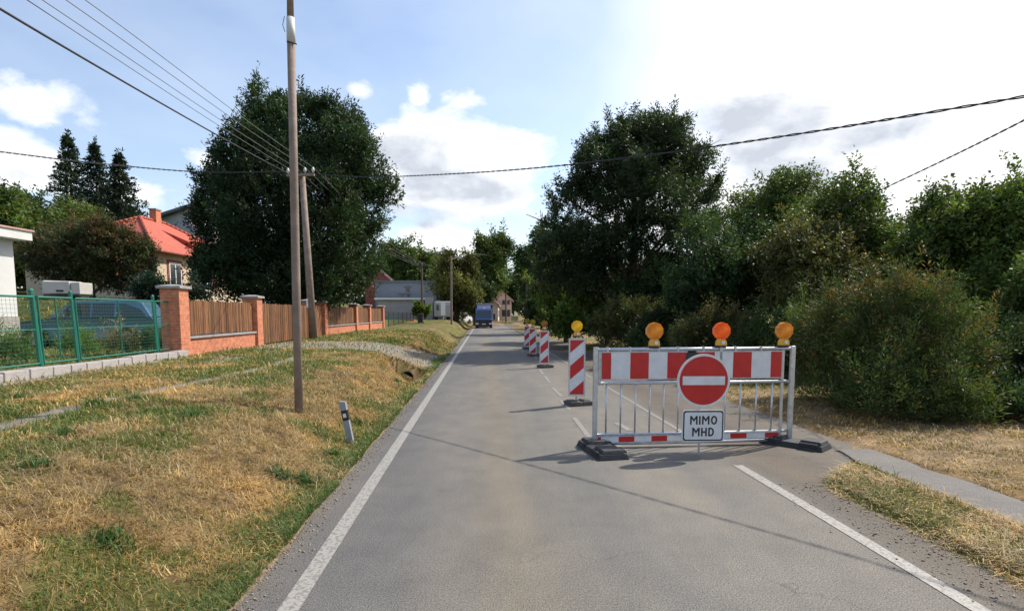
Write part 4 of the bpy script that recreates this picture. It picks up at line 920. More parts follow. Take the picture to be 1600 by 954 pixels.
# white house behind with dish
tl = P(252, 341, 45); tr_ = P(322, 320, 40)
h2 = thing('white_house', 'white house with grey mono pitch roof and satellite dish behind the red roof', 'house', (tl.x, tl.y, 1.0))
dx = tr_.x - tl.x; dyy = tr_.y - tl.y
mb = MB(); zt0 = tl.z - 1; zt1 = tr_.z - 1
mb.hexa([(0, 0, 0), (dx + .8, dyy - .6, 0), (dx + 2.8, dyy + 4, 0), (2, 5, 0)], [(0, 0, zt0), (dx + .8, dyy - .6, zt1 + .2), (dx + 2.8, dyy + 4, zt1 + .2), (2, 5, zt0)]); mb.build('wall', M['plaster_w'], h2)
mb = MB(); mb.hexa([(-.3, -.4, zt0 + .003), (dx + 1.1, dyy - 1.0, zt1 + .21), (dx + 3.1, dyy + 4.2, zt1 + .21), (1.8, 5.3, zt0 + .003)], [(-.3, -.4, zt0 + .2), (dx + 1.1, dyy - 1.0, zt1 + .4), (dx + 3.1, dyy + 4.2, zt1 + .4), (1.8, 5.3, zt0 + .2)]); mb.build('roof', M['roofgrey'], h2)
dp = P(309, 345, 38.5) - Vector((tl.x, tl.y, 1.0))
mb = MB(); n = 18; rr = [0, .2, .38, .52]; dz = [.14, .11, .05, 0]
pts = []; nd = Vector((.5, -.75, .35)).normalized(); a1 = nd.cross(Vector((0, 0, 1))).normalized(); b1 = nd.cross(a1)
for r_, d_ in zip(rr, dz):
    for k in range(n): q = 6.2832 * k / n; pts.append(dp + (a1 * math.cos(q) + b1 * math.sin(q)) * (r_ + .001) - nd * d_)
for r_, d_ in zip(rr, dz):
    for k in range(n): q = 6.2832 * k / n; pts.append(dp + (a1 * math.cos(q) + b1 * math.sin(q)) * (r_ + .001) - nd * (d_ + .03))
fs = []
for o_ in (0, 4 * n):
    for i in range(3):
        for k in range(n): fs.append((o_ + i * n + k, o_ + i * n + (k + 1) % n, o_ + (i + 1) * n + (k + 1) % n, o_ + (i + 1) * n + k))
for k in range(n): fs.append((3 * n + k, 3 * n + (k + 1) % n, 7 * n + (k + 1) % n, 7 * n + k))
mb.add(pts, fs); ds = mb.build('satellite_dish', M['winwhite'], h2, smooth=True)
mb = MB(); mb.tube([dp - nd * .15, dp - nd * .5 + Vector((0, 0, -.3)), Vector((dp.x - .3, dp.y + .9, dp.z - 1.8))], .03, 6); mb.tube([dp - Vector((0, 0, .5)), dp + nd * .5], .015, 6); mb.build('mast', M['galv'], ds)
# white shed left edge
sp = P(27, 450, 16); sp.y -= 4.2
h3 = thing('white_shed', 'whitewashed shed with overhanging flat roof at the left edge', 'shed', (sp.x, sp.y, PLAT), 0)
zt = P(30, 372, 16).z - PLAT - .05
mb = MB(); mb.box(-6, 0, 0, 4.2, -.2, .95); mb.build('plinth', M['concrete'], h3)
mb = MB(); mb.box(-6, -.02, .02, 4.18, .952, zt); mb.build('wall', M['plaster_w'], h3)
mb = MB(); mb.box(-6.2, .35, -.35, 4.4, zt + .002, zt + .24); r3 = mb.build('roof', M['plaster_w'], h3); mb = MB(); mb.box(-6.25, .39, -.39, 4.44, zt + .243, zt + .29); mb.build('roof_edge', M['roofpink'], r3)
mb = MB(); mb.box(-2.6, -1.6, -.01, .015, 1.6, 2.4); wn = mb.build('window', M['winwhite'], h3); mb = MB(); mb.box(-2.5, -1.7, -.022, -.012, 1.7, 2.3); mb.build('pane', M['glass'], wn)
# covered trailer on the slope
tp_ = P(107, 459, 21); tp_.z = hz(tp_)
tz = P(107, 459, 21).z
t_ = thing('covered_trailer', 'small box trailer under a white tarpaulin on the slope above the blue car', 'trailer', (tp_.x, tp_.y, hz(tp_)), R(4))
dzv = tz - tp_.z
mb = MB(); mb.box(-.62, .3, -.4, .4, dzv, dzv + .42); mb.hexa([(-.62, -.4, dzv + .42), (.3, -.4, dzv + .42), (.3, .4, dzv + .42), (-.62, .4, dzv + .42)], [(-.6, -.3, dzv + .47), (.28, -.3, dzv + .44), (.28, .3, dzv + .44), (-.6, .3, dzv + .47)]); mb.build('tarpaulin', M['tarp'], t_, bevel=.02)
mb = MB(); mb.box(.315, .62, -.35, .38, dzv - .02, dzv + .40); mb.build('end_panel', M['tarp'], t_, bevel=.02)
mb = MB(); mb.box(-.6, .6, -.38, .38, dzv - .09, dzv - .022); mb.build('chassis', M['trim'], t_)
mb = MB(); mb.box(-.14, .1, -.416, -.404, dzv + .06, dzv + .13); mb.build('plate', M['trim'], t_)
for sg in (-1, 1):
    mb = MB(); mb.tube([(0, sg * .25, dzv - .16), (0, sg * .34, dzv - .16)], .12, 16); mb.build('wheel', M['tyre'], t_)
if dzv > .4:
    mb = MB(); mb.tube([(-.5, 0, -.05), (-.5, 0, dzv - .05)], .03); mb.tube([(.5, 0, -.05), (.5, 0, dzv - .05)], .03); mb.build('prop', M['galv'], t_)
print('trailer dz', dzv)

# ------------------------------------------------------------------ utility poles
pb = G(467, 648, .3); pb.z = hz(pb); Yp = pb.y
ptop = P(452.5, -60, Yp)
pm = P(455, 68, Yp)
up = thing('utility_pole', 'tall weathered wooden pole with a pale sleeve near its top, nearest on the left verge', 'pole', pb)
mb = MB(); v1 = pm - pb; mb.tube([Vector((0, 0, -.3)), v1 * .33, v1 * .66, v1], [.052, .051, .049, .048], 16); mb.build('shaft', M['pole'], up, smooth=True)
v2 = P(453.8, 28, Yp) - pb; v3 = ptop - pb
mb = MB(); mb.tube([v1 + Vector((0, 0, .002)), v2], [.052, .047], 16); sl_ = mb.build('sleeve', M['polewhite'], up, smooth=True)
mb = MB(); mb.tube([v1 - Vector((.03, .06, .0)), v1 + Vector((.075, -.02, -.02))], .008, 6); mb.build('strap', M['trim'], up); mb = MB(); mb.tube([v1 + Vector((-.06, -.03, .12)), v1 + Vector((-.085, -.03, .2)), v1 + Vector((-.06, -.03, .3))], .004, 5); mb.build('wire_loop', M['trim'], up)
mb = MB(); mb.tube([v2 + Vector((0, 0, .002)), v3, v3 + Vector((0, 0, .5))], [.040, .037, .035], 14); mb.build('upper_tube', M['pole'], up, smooth=True)
# second pole
p2 = G(490, 531, PLAT); p2.z = hz(p2); Y2 = p2.y; t2 = P(472, 272, Y2)
print('pole1', pb, 'pole2', p2, t2)
cp = thing('concrete_pole', 'leaning grey concrete pole with insulators standing before the brick fence', 'pole', p2)
vt = t2 - p2; mb = MB(); mb.tube([Vector((0, 0, -.3)), vt * .5, vt], [.16, .13, .105], 14); mb.build('shaft', M['pole'], cp, smooth=True)
mb = MB(); mb.box(-.55, .55, -.05, .05, vt.z - .12, vt.z - .02, M4=Matrix.Translation((vt.x, vt.y - .16, 0)) @ Matrix.Rotation(R(-8), 4, 'Z')); mb.build('crossarm', M['pole'], cp)
for q in (-.5, -.18, .18, .5):
    c_ = Vector((vt.x + q, vt.y - .16 + q * -.14, vt.z)); mb = MB(); mb.tube([c_, c_ + Vector((0, 0, .1)), c_ + Vector((0, 0, .2))], [.03, .06, .03], 8); mb.build('insulator', M['polewhite'], cp, smooth=True)
mb = MB(); mb.box(-.19, -.14, -.16, -.02, 1.25, 1.6, M4=Matrix.Translation((.02, -.03, 0))); mb.build('plate', M['winwhite'], cp)
# far poles
def fpole(label, px, pyb, pyt, Yp_, r, matk, arm=None):
    b = P(px, pyb, Yp_); t = P(px + (pyb - pyt) * -.005, pyt, Yp_); b.z = hz(b) - .1
    o = thing('far_pole', label, 'pole', b); mb = MB(); v = t - b; mb.tube([(0, 0, 0), v], [r, r * .75], 10); mb.build('shaft', M[matk], o)
    if arm:
        mb = MB(); mb.box(v.x - arm, v.x + arm, -.05, .05, v.z - .35, v.z - .25); mb.build('crossarm', M[matk], o)
    return b, t
f1b, f1t = fpole('slim grey pole beside the yellow green roadside tree', 705.5, 504.5, 400, 54, .11, 'pole')
f2b, f2t = fpole('dark brown pole in front of the grey building', 659.5, 498, 410, 60, .13, 'bark', .7)
f3b, f3t = fpole('thin dark pole in front of the pink house', 790.5, 497, 458, 108, .16, 'bark')

# ------------------------------------------------------------------ cables
def cable(name, label, pts, r, matk, group=None, n=40, twist=False):
    """pts: three or more points; smooth curve through them"""
    pts = [Vector(p) for p in pts]; out_ = []
    m = len(pts)
    for i in range(m - 1):
        p0 = pts[max(i - 1, 0)]; p1 = pts[i]; p2_ = pts[i + 1]; p3 = pts[min(i + 2, m - 1)]
        for k in range(n):
            t = k / n; out_.append(.5 * ((2 * p1) + (p2_ - p0) * t + (2 * p0 - 5 * p1 + 4 * p2_ - p3) * t * t + (3 * p1 - p0 - 3 * p2_ + p3) * t**3))
    out_.append(pts[-1])
    org = out_[0].copy(); mb = MB()
    if twist:
        for ph in (0, math.pi):
            q = []; acc = 0
            dense = []
            for i in range(len(out_) - 1):
                sg = (out_[i + 1] - out_[i]).length; c_ = max(1, int(sg / .045))
                for k in range(c_): dense.append(out_[i].lerp(out_[i + 1], k / c_))
            for i, p in enumerate(dense): a = i * .045 * 17 + ph; q.append(p - org + Vector((math.cos(a) * r * .3, math.cos(a) * r * .3, math.sin(a) * r * .75)))
            mb.tube(q, r * .62, 5)
    else: mb.tube([p - org for p in out_], r, 6)
    o = mb.build(name, M[matk], None, loc=org); return tag(o, label, 'cable', group)
A0 = Vector((t2.x, t2.y, t2.z + .1)); B0 = Vector((5.1, 5.6, 0))
def c1(k):
    X_ = A0.x + (B0.x - A0.x) * k; Y_ = A0.y + (B0.y - A0.y) * k
    return X_, Y_
def onpix(k, px_guess, pys):
    X_, Y_ = c1(k); return Vector((X_, Y_, 0))
def zpix(X_, Y_, py):   # height whose image is at row py
    lo_, hi_ = -5, 40
    for _ in range(50):
        m = (lo_ + hi_) / 2; c, s = math.cos(PITCH), math.sin(PITCH)
        d = Vector((X_, Y_, m - H)); fw = d.y * c - d.z * s; upv = d.y * s + d.z * c
        y = CY - F * upv / fw
        if y > py: lo_ = m
        else: hi_ = m
    return m
def xpix(X_, Y_, z):
    c, s = math.cos(PITCH), math.sin(PITCH); d = Vector((X_, Y_, z - H)); fw = d.y * c - d.z * s; return 800 + F * d.x / fw
rows = [(480, 272), (600, 277), (760, 269), (900, 257), (1120, 229), (1360, 192), (1600, 150), (1900, 98)]
def cab(k):
    X_, Y_ = c1(k); px = 800 + 903 * X_ / Y_
    for _ in range(4):
        py = np.interp(px, [a for a, _b in rows], [b_ for _a, b_ in rows]); z = zpix(X_, Y_, py); px = xpix(X_, Y_, z)
    return Vector((X_, Y_, z))
pts = [A0] + [cab(k) for k in (.12, .3, .5, .65, .78, .88, .95, 1.0)]
print([tuple(round(q, 2) for q in p) for p in pts]); end = Vector((A0.x + (B0.x - A0.x) * 1.9, A0.y + (B0.y - A0.y) * 1.9, pts[-1].z + .5))
cable('overhead_cable', 'thick twisted black cable crossing over the road from the concrete pole to the upper right', pts + [pts[-1].lerp(end, q) for q in (.04, .1, .25, .5, 1.0)], .0125, 'cable', n=10, twist=True)
e1 = P(1300, 332, 13.5); e2 = P(1450, 262, 10.5); e3 = P(1600, 188, 8); e4 = P(1900, 30, 6)
cable('overhead_cable', 'black cable climbing to the right out of the bushy green tree', [e1, e2, e3, e4], .012, 'cable', n=16, twist=True)
cable('overhead_cable', 'twisted black cable running left above the spruces from the concrete pole', [A0, P(320, 269, 24), P(160, 256, 21), P(0, 237, 18), P(-150, 215, 15)], .022, 'cable', n=14, twist=True)
def span(y0px, x0px, label, dz, r, y_end, mk, q):
    a = Vector((t2.x + q, t2.y - .16 - q * .14, t2.z + dz)); b_ = P(x0px, y0px, y_end); b2 = P(x0px - 500, y0px - 330, y_end * .55)
    m = a.lerp(b_, .5); m.z -= .05
    cable('overhead_wire', label, [a, m, b_, b2], r, mk, 'wires overhead on the left')
span(14, 0, 'thick dark wire, lowest of the wires fanning up to the left from the concrete pole', .0, .016, 7.0, 'cable', -.5)
span(0, 42, 'thin wire next above the thick dark one on the left', .2, .007, 8.0, 'wire', -.5)
span(0, 66, 'second thin wire above the thick one on the left', .2, .007, 8.2, 'wire', -.18)
span(0, 103, 'third thin wire above the thick one on the left', .2, .007, 8.4, 'wire', .18)
span(0, 133, 'topmost thin wire of the fan on the left', .2, .007, 8.6, 'wire', .5)
for i, (q, lb) in enumerate([(-.5, 'leftmost thin wire running from the concrete pole to the brown pole'), (-.18, 'second wire running from the concrete pole to the brown pole'), (.18, 'third wire running from the concrete pole to the brown pole'), (.5, 'rightmost wire running from the concrete pole to the brown pole')]):
    a = Vector((t2.x + q, t2.y - .16, t2.z + .2)); b_ = Vector((f2t.x + q * 1.2, f2t.y, f2t.z - .25)); m = a.lerp(b_, .5); m.z -= .7
    cable('overhead_wire', lb, [a, m, b_], .009, 'wire', 'wires beyond the concrete pole')
cable('overhead_wire', 'short wire with two spacers from the slim grey pole to the tall narrow tree', [f1t - Vector((0, 0, .3)), P(735, 397, f1t.y + 20), P(760, 398, f1t.y + 45)], .02, 'wire')

# ------------------------------------------------------------------ barrier
bl = P(929, 690, 6.78); br_ = P(1233, 684, 7.02); ba = math.atan2(br_.y - bl.y, br_.x - bl.x); BW = math.hypot(br_.x - bl.x, br_.y - bl.y)
bar = thing('road_barrier', 'galvanised barrier with red and white board standing across the closed lane', 'barrier', (bl.x, bl.y, 0), ba)
def bx(px):   # pixel column to distance along the barrier
    a = (px - 800) / 903; u = Vector((math.cos(ba), math.sin(ba)))
    return (a * bl.y - bl.x) / (u.x - a * u.y)
def bz(py, u=1.2):
    X_ = bl.x + math.cos(ba) * u; Y_ = bl.y + math.sin(ba) * u; return zpix(X_, Y_, py)
zt = bz(545); z2 = bz(597); z3 = bz(675.5); z4 = bz(690)
for x in (0, BW):
    mb = MB(); mb.box(x - .028, x + .028, -.022, .022, .06, zt + .03); mb.build('post', M['galv'], bar, bevel=.008)
for z, r in ((zt, .022), (z2, .019), (z3, .016), (z4, .017)):
    mb = MB(); mb.tube([(.028, 0, z), (BW - .028, 0, z)], r, 12); mb.build('rail', M['galv'], bar, smooth=True)
for px in (949, 972, 995, 1018, 1040, 1063, 1137, 1161, 1186, 1211):
    mb = MB(); x = bx(px); mb.tube([(x, 0, z3), (x, 0, z2)], .011, 8); mb.build('bar', M['galv'], bar, smooth=True)
for px in (938, 1226):
    mb = MB(); x = bx(px); mb.box(x - .014, x + .014, -.012, .012, z2 if px < 1000 else z4, zt); mb.build('bar', M['galv'], bar)
xm = bx(1127); mb = MB(); mb.box(xm - .016, xm + .016, -.030, .012, z2, zt + .02); mb.build('middle_upright', M['galv'], bar)
def board(edges, cols, za, zb, yf, nm):
    mb = MB()
    for i in range(len(edges) - 1):
        a, b_ = bx(edges[i]), bx(edges[i + 1]); mb.box(a, b_, yf, yf + .012, za, zb, 0 if cols[i] == 'w' else 1)
    x0, x1 = bx(edges[0]), bx(edges[-1])
    mb.box(x0 - .01, x1 + .01, yf + .013, yf + .02, za - .01, zb + .01, 2)
    for z in (za - .012, zb): mb.box(x0 - .01, x1 + .01, yf - .004, yf + .012, z, z + .012, 2)
    return mb.build(nm, [M['white'], M['red'], M['galv']], bar)
u_ = 1.2
board([941, 955, 985, 1014, 1043, 1073], 'rwrwr', bz(590), bz(549.5), -.030, 'striped_board')
board([1090, 1117, 1146, 1175, 1205, 1222], 'rwrwr', bz(590), bz(549.5), -.030, 'striped_board')
mb = MB(); mb.box(bx(1074), bx(1089), -.028, .0, bz(562), bz(550)); mb.box(bx(1072), bx(1092), -.035, -.029, bz(561), bz(552)); mb.build('clip', M['trim'], bar)
board([937, 941, 969, 994, 1021, 1046, 1075], 'rwrwrw', bz(687), bz(678.5), -.020, 'reflective_strip')
board([1120, 1146, 1172, 1201, 1222], 'wrwr', bz(685), bz(677), -.020, 'reflective_strip')
for px in (950, 985, 1030, 1060, 1100, 1150, 1190):
    mb = MB(); x = bx(px); mb.box(x - .01, x + .01, -.026, .026, zt - .025, zt + .028); mb.build('bracket', M['galv'], bar)
def foot(parent, loc, rz, ln=.82, wd=.40, hh=.105, mt='rubber'):
    mb = MB(); o = None
    pts = [(-wd / 2, -ln / 2), (wd / 2, -ln / 2), (wd / 2, ln / 2), (-wd / 2, ln / 2)]
    Mt = Matrix.Translation(loc) @ Matrix.Rotation(rz, 4, 'Z')
    b_ = [Mt @ Vector((x, y, 0)) for x, y in pts]; t_ = [Mt @ Vector((x * .86, y * .94, hh * .62)) for x, y in pts]
    mb.hexa(b_, t_)
    for sy in (-1, 1):       # raised ends with a sunken middle where the tube sits
        e = sorted((sy * ln * .47, sy * ln * .12))
        bb_ = [Mt @ Vector((x, y, hh * .60)) for x, y in ((-wd * .38, e[0]), (wd * .38, e[0]), (wd * .38, e[1]), (-wd * .38, e[1]))]
        tt_ = [Mt @ Vector((x, y, hh)) for x, y in ((-wd * .32, e[0] + .02), (wd * .32, e[0] + .02), (wd * .32, e[1] - .02), (-wd * .32, e[1] - .02))]
        mb.hexa(bb_, tt_)
        for sx in (-1, 1): mb.box(sx * wd * .45 - .014, sx * wd * .45 + .014, sy * ln * .28 - .1, sy * ln * .28 + .1, hh * .3, hh * .78, M4=Mt)
    return mb.build('rubber_foot', M[mt], parent, bevel=.008)
foot(bar, Vector((.03, -.22, 0)), R(6), .80, .36)
foot(bar, Vector((BW + .0, -.12, 0)), R(38), .74, .34, mt='rubber')
# lamps
def lamp(label, base, r, lens, rz=0, group='warning lamps on the barrier', housing='housing', h0=.0):
    o = thing('warning_lamp', label, 'warning lamp', base, rz, group)
    mb = MB(); hh = r * 1.35
    mb.prism([(-r * .62, 0), (r * .62, 0), (r * .58, r * .45), (r * .38, r * .8), (-r * .38, r * .8), (-r * .58, r * .45)], -.03, .03); mb.build('housing', M[housing], o, bevel=.006)
    mb = MB(); mb.box(-r * .66, r * .66, -.034, .034, -.018, -.001); mb.build('clamp', M['trim'], o)
    mb = MB(); mb.tube([(.012, -.031, r * .38), (.012, -.040, r * .38)], r * .2, 10); mb.build('lock', M['headlight'], o)
    cz = r * 1.72
    mb = MB(); n = 10
    # rim ring (ten sided) with lens discs on both sides
    pts = []; fs = []
    for y, rr in ((-.028, .86), (-.032, 1.0), (.032, 1.0), (.028, .86)):
        for k in range(n): q = 6.2832 * (k + .5) / n; pts.append((math.cos(q) * r * rr, y, cz + math.sin(q) * r * rr))
    for i in range(3):
        for k in range(n): fs.append((i * n + k, (i + 1) * n + k, (i + 1) * n + (k + 1) % n, i * n + (k + 1) % n))
    for k in range(n): fs.append((3 * n + k, k, (k + 1) % n, 3 * n + (k + 1) % n))
    mb.add(pts, fs); mb.build('rim', M[lens], o)
    for sg in (-1, 1):
        mb = MB(); n2_ = 24; pts = [(0, 0, 0)]; pts = [(0, sg * .05, 0)]; fs = []
        rings = [(.25, .049), (.5, .044), (.72, .036), (.88, .027)]
        for rr, y in rings:
            for k in range(n2_): q = 6.2832 * k / n2_; pts.append((math.cos(q) * r * rr, sg * y, math.sin(q) * r * rr))
        for k in range(n2_): fs.append((0, 1 + k, 1 + (k + 1) % n2_))
        for i in range(len(rings) - 1):
            for k in range(n2_): fs.append((1 + i * n2_ + k, 1 + (i + 1) * n2_ + k, 1 + (i + 1) * n2_ + (k + 1) % n2_, 1 + i * n2_ + (k + 1) % n2_))
        mb.add(pts, fs); mb.build('lens', M[lens], o, smooth=True, loc=(0, 0, cz))
    return o
for px, lens, lab in ((1023, 'lens_orange', 'orange lamp on the left half of the barrier, facing forward'), (1128, 'lens_red', 'glowing red orange lamp above the no entry sign'), (1226, 'lens_orange', 'orange lamp at the right end of the barrier')):
    x = bx(px); X_ = bl.x + math.cos(ba) * x; Y_ = bl.y + math.sin(ba) * x
    lamp(lab, (X_, Y_, zt + .04), .103, lens, ba)

# ------------------------------------------------------------------ signs on their own post
Ys = 6.46
gs = G(1093, 711, 0); Ys = gs.y + .02
sc_ = P(1099, 594, Ys); rad = 42 / 903 * Ys
sg = thing('traffic_sign', 'round red no entry sign with white bar over a lettered plate, standing before the barrier', 'road sign', (sc_.x, Ys, 0), R(1.5))
cz = sc_.z
mb = MB(); n = 64
mb.tube([(0, -.012, cz), (0, .0, cz)], rad, n, 0); disc = mb.build('sign_disc', M['white'], sg)
mb = MB(); mb.tube([(0, -.0145, cz), (0, -.0125, cz)], rad * .915, n); rd = mb.build('red_field', M['red'], disc)
rd.parent = disc
mb = MB(); mb.box(-rad * .80, rad * .80, -.0175, -.015, cz - rad * .165, cz + rad * .165); w2_ = mb.build('white_bar', M['white'], disc)
mb = MB(); mb.tube([(0, .001, cz), (0, .006, cz)], rad * .97, n); mb.build('back', M['signback'], disc)
pc = P(1098, 664.5, Ys); pw = 33.5 / 903 * Ys; ph = 25.5 / 903 * Ys; pz = pc.z; px_ = pc.x - sc_.x
def rrect(x, z, w_, h_, r_, n=6):
    o = []
    for cx_, cz_, a0 in ((x + w_ - r_, z + h_ - r_, 0), (x - w_ + r_, z + h_ - r_, 90), (x - w_ + r_, z - h_ + r_, 180), (x + w_ - r_, z - h_ + r_, 270)):
        for k in range(n + 1): a = R(a0 + 90 * k / n); o.append((cx_ + r_ * math.cos(a), cz_ + r_ * math.sin(a)))
    return o
mb = MB(); mb.prism(rrect(px_, pz, pw, ph, .035), -.012, 0); pt_ = mb.build('sign_plate', M['white'], sg)
mb = MB(); mb.prism(rrect(px_, pz, pw * .955, ph * .94, .03), -.0140, -.0122); mb.build('black_border', M['black'], pt_)
mb = MB(); mb.prism(rrect(px_, pz, pw * .895, ph * .86, .024), -.0160, -.0142); mb.build('white_field', M['white'], pt_)
def letters(txt, x, z, h_, par):
    """plain road-sign capitals drawn with even strokes"""
    t_ = h_ * .18; adv = {'M': h_ * .86, 'I': t_, 'O': h_ * .72, 'H': h_ * .66, 'D': h_ * .66}; gap = h_ * .17
    tot = sum(adv[c_] for c_ in txt) + gap * (len(txt) - 1); x0 = x - tot / 2; mb = MB(); ya, yb = -.0180, -.0162
    def rr(a, b_, c_, d_): mb.prism([(a, c_), (b_, c_), (b_, d_), (a, d_)], ya, yb)
    def ringarc(cx_, cz_, rx, rz_, a0, a1, n=20):
        for k in range(n):
            q0 = R(a0 + (a1 - a0) * k / n); q1 = R(a0 + (a1 - a0) * (k + 1) / n)
            mb.prism([(cx_ + rx * math.cos(q0), cz_ + rz_ * math.sin(q0)), (cx_ + rx * math.cos(q1), cz_ + rz_ * math.sin(q1)), (cx_ + (rx - t_) * math.cos(q1), cz_ + (rz_ - t_) * math.sin(q1)), (cx_ + (rx - t_) * math.cos(q0), cz_ + (rz_ - t_) * math.sin(q0))], ya, yb)
    for c_ in txt:
        w_ = adv[c_]; z0 = z - h_ / 2; z1 = z + h_ / 2
        if c_ == 'I': rr(x0, x0 + t_, z0, z1)
        if c_ == 'H': rr(x0, x0 + t_, z0, z1); rr(x0 + w_ - t_, x0 + w_, z0, z1); rr(x0 + t_, x0 + w_ - t_, z - t_ / 2, z + t_ / 2)
        if c_ == 'M':
            m = x0 + w_ / 2; d_ = t_ * .62; zm_ = z - h_ * .18
            mb.prism([(x0, z0), (x0 + t_, z0), (x0 + t_, z1 - h_ * .32), (x0 + t_, z1), (x0, z1)], ya, yb); mb.prism([(x0 + w_, z0), (x0 + w_, z1), (x0 + w_ - t_, z1), (x0 + w_ - t_, z0)], ya, yb)
            mb.prism([(x0 + t_, z1), (x0 + t_, z1 - h_ * .30), (m, zm_), (m, zm_ + h_ * .30)], ya, yb); mb.prism([(x0 + w_ - t_, z1), (m, zm_ + h_ * .30), (m, zm_), (x0 + w_ - t_, z1 - h_ * .30)], ya, yb)
        if c_ == 'O': ringarc(x0 + w_ / 2, z, w_ / 2, h_ / 2 * 1.02, 0, 360, 32)
        if c_ == 'D':
            rr(x0, x0 + t_, z0, z1); rr(x0 + t_, x0 + w_ * .45, z1 - t_, z1); rr(x0 + t_, x0 + w_ * .45, z0, z0 + t_); ringarc(x0 + w_ * .45, z, w_ * .55, h_ / 2, -90, 90, 18)
        x0 += w_ + gap
    return mb.build('lettering', M['black'], par)
letters('MIMO', px_ + .003, pz + ph * .36, .098, pt_); letters('MHD', px_ + .0, pz - ph * .38, .098, pt_)
mb = MB(); mb.tube([(px_ - .03, .025, 0), (px_ - .01, .03, cz + rad * .7)], .012, 10); mb.build('post', M['galv'], sg)
mb = MB(); mb.box(-.05, .05, .006, .02, cz - .1, cz - .07); mb.box(-.05, .05, .006, .02, cz + .1, cz + .13); mb.build('clamp', M['galv'], sg)

# ------------------------------------------------------------------ beacons
def beacon(label, lamplabel, px, pyt, pyb, foot_py, wpx, lens, lr, seedrot=0):
    g = G(px, foot_py, 0); Yb_ = g.y
    o = thing('beacon', label, 'beacon', (P(px, pyt, Yb_).x, Yb_, 0), R(seedrot), 'striped beacons along the closed lane')
    z0 = P(px, pyb, Yb_).z; z1 = P(px, pyt, Yb_).z; hw_ = wpx / 2 / 903 * Yb_
    foot(o, Vector((.03, -.02, 0)), R(-68), .42, .30, .10, 'rubber_dusty')
    mb = MB(); mb.tube([(0, 0, .05), (0, 0, z1 + .03)], .018, 10); mb.build('stem', M['galv'], o)
    # panel: white body, red diagonals rising to the right
    mb = MB(); mb.box(-hw_, hw_, -.045, -.028, z0, z1, 0)
    W_ = hw_ * .86; Hh = (z1 - z0); per = Hh * .47
    lo_z = z0 + .02; hi_z = z1 - .02
    kk = -1
    rise = Hh * .21
    def clipstripe(a):       # red band lower edge z=a at left, a+rise at right, thickness per*.5
        th_ = Hh * .24; poly = [(-W_, a), (W_, a + rise), (W_, a + rise + th_), (-W_, a + th_)]
        for lim, keep in ((lo_z, 1), (hi_z, -1)):
            o2 = []
            for i in range(len(poly)):
                p_, q_ = poly[i], poly[(i + 1) % len(poly)]; ip = keep * (p_[1] - lim) >= 0; iq = keep * (q_[1] - lim) >= 0
                if ip: o2.append(p_)
                if ip != iq: u = (lim - p_[1]) / (q_[1] - p_[1]); o2.append((p_[0] + (q_[0] - p_[0]) * u, lim))
            poly = o2
            if len(poly) < 3: return None
        return poly
    a = hi_z - Hh * .225
    for i in range(-1, 6):
        pg = clipstripe(a - i * per)
        if pg: mb.prism(pg, -.048, -.0455, 1)
    mb.build('striped_panel', [M['white'], M['red']], o)
    mb = MB()
    for x in (-hw_ - .006, hw_ - .006): mb.box(x, x + .012, -.052, -.02, z0 - .01, z1 + .01)
    for z in (z0 - .012, z1): mb.box(-hw_ + .006, hw_ - .006, -.052, -.02, z, z + .012)
    mb.build('panel_frame', M['galv'], o)
    lamp(lamplabel, (o.location.x, Yb_, z1 + .05), lr, lens, R(seedrot), 'warning lamps on the beacons', housing='housing')
    return o
beacon('nearest striped beacon, left of the barrier', 'yellow lamp on the nearest beacon', 901.5, 529, 617, 632, 25, 'lens_yellow', .098)
beacon('second nearest striped beacon, under a brownish lamp', 'brownish orange lamp on the second beacon', 850.5, 517, 567, 574, 14, 'lens_dim', .10)
beacon('third striped beacon from the barrier', 'dull yellow lamp on the third beacon', 832.5, 513, 552, 556, 11, 'lens_olive', .11)
beacon('farthest and smallest striped beacon', 'dull amber lamp on the farthest beacon', 823.5, 509.5, 541, 545, 8.5, 'lens_olive', .11)

cb_ = RW(-2.15, 16.08, .0); cb_.z = float(height(-2.15, 16.1)) + .10
cu_ = thing('culvert_pipe', 'dark culvert pipe mouth in the ditch under the gravel driveway', 'culvert', cb_, ang)
mb = MB(); n = 18; pts = []; fs = []
for y_, r_ in ((0, .165), (0, .145), (.5, .145), (.5, .165)):
    for k in range(n): q = 6.2832 * k / n; pts.append((math.cos(q) * r_ * 1.15, y_, math.sin(q) * r_))
for i in range(3):
    for k in range(n): fs.append((i * n + k, i * n + (k + 1) % n, (i + 1) * n + (k + 1) % n, (i + 1) * n + k))
for k in range(n): fs.append((3 * n + k, 3 * n + (k + 1) % n, k, (k + 1) % n)[:4])
mb.add(pts, fs[:3 * n]); mb.build('pipe', mat('mossy_concrete', (.12, .11, .085), .95, var=.3, vscale=12), cu_)
mb = MB(); mb.tube([(0, .16, 0), (0, .2, 0)], .155, 18); mb.build('bore_shade_disc', mat('bore_shade', (.012, .010, .008), .9), cu_)  # near-black disc standing in for the shade inside the pipe
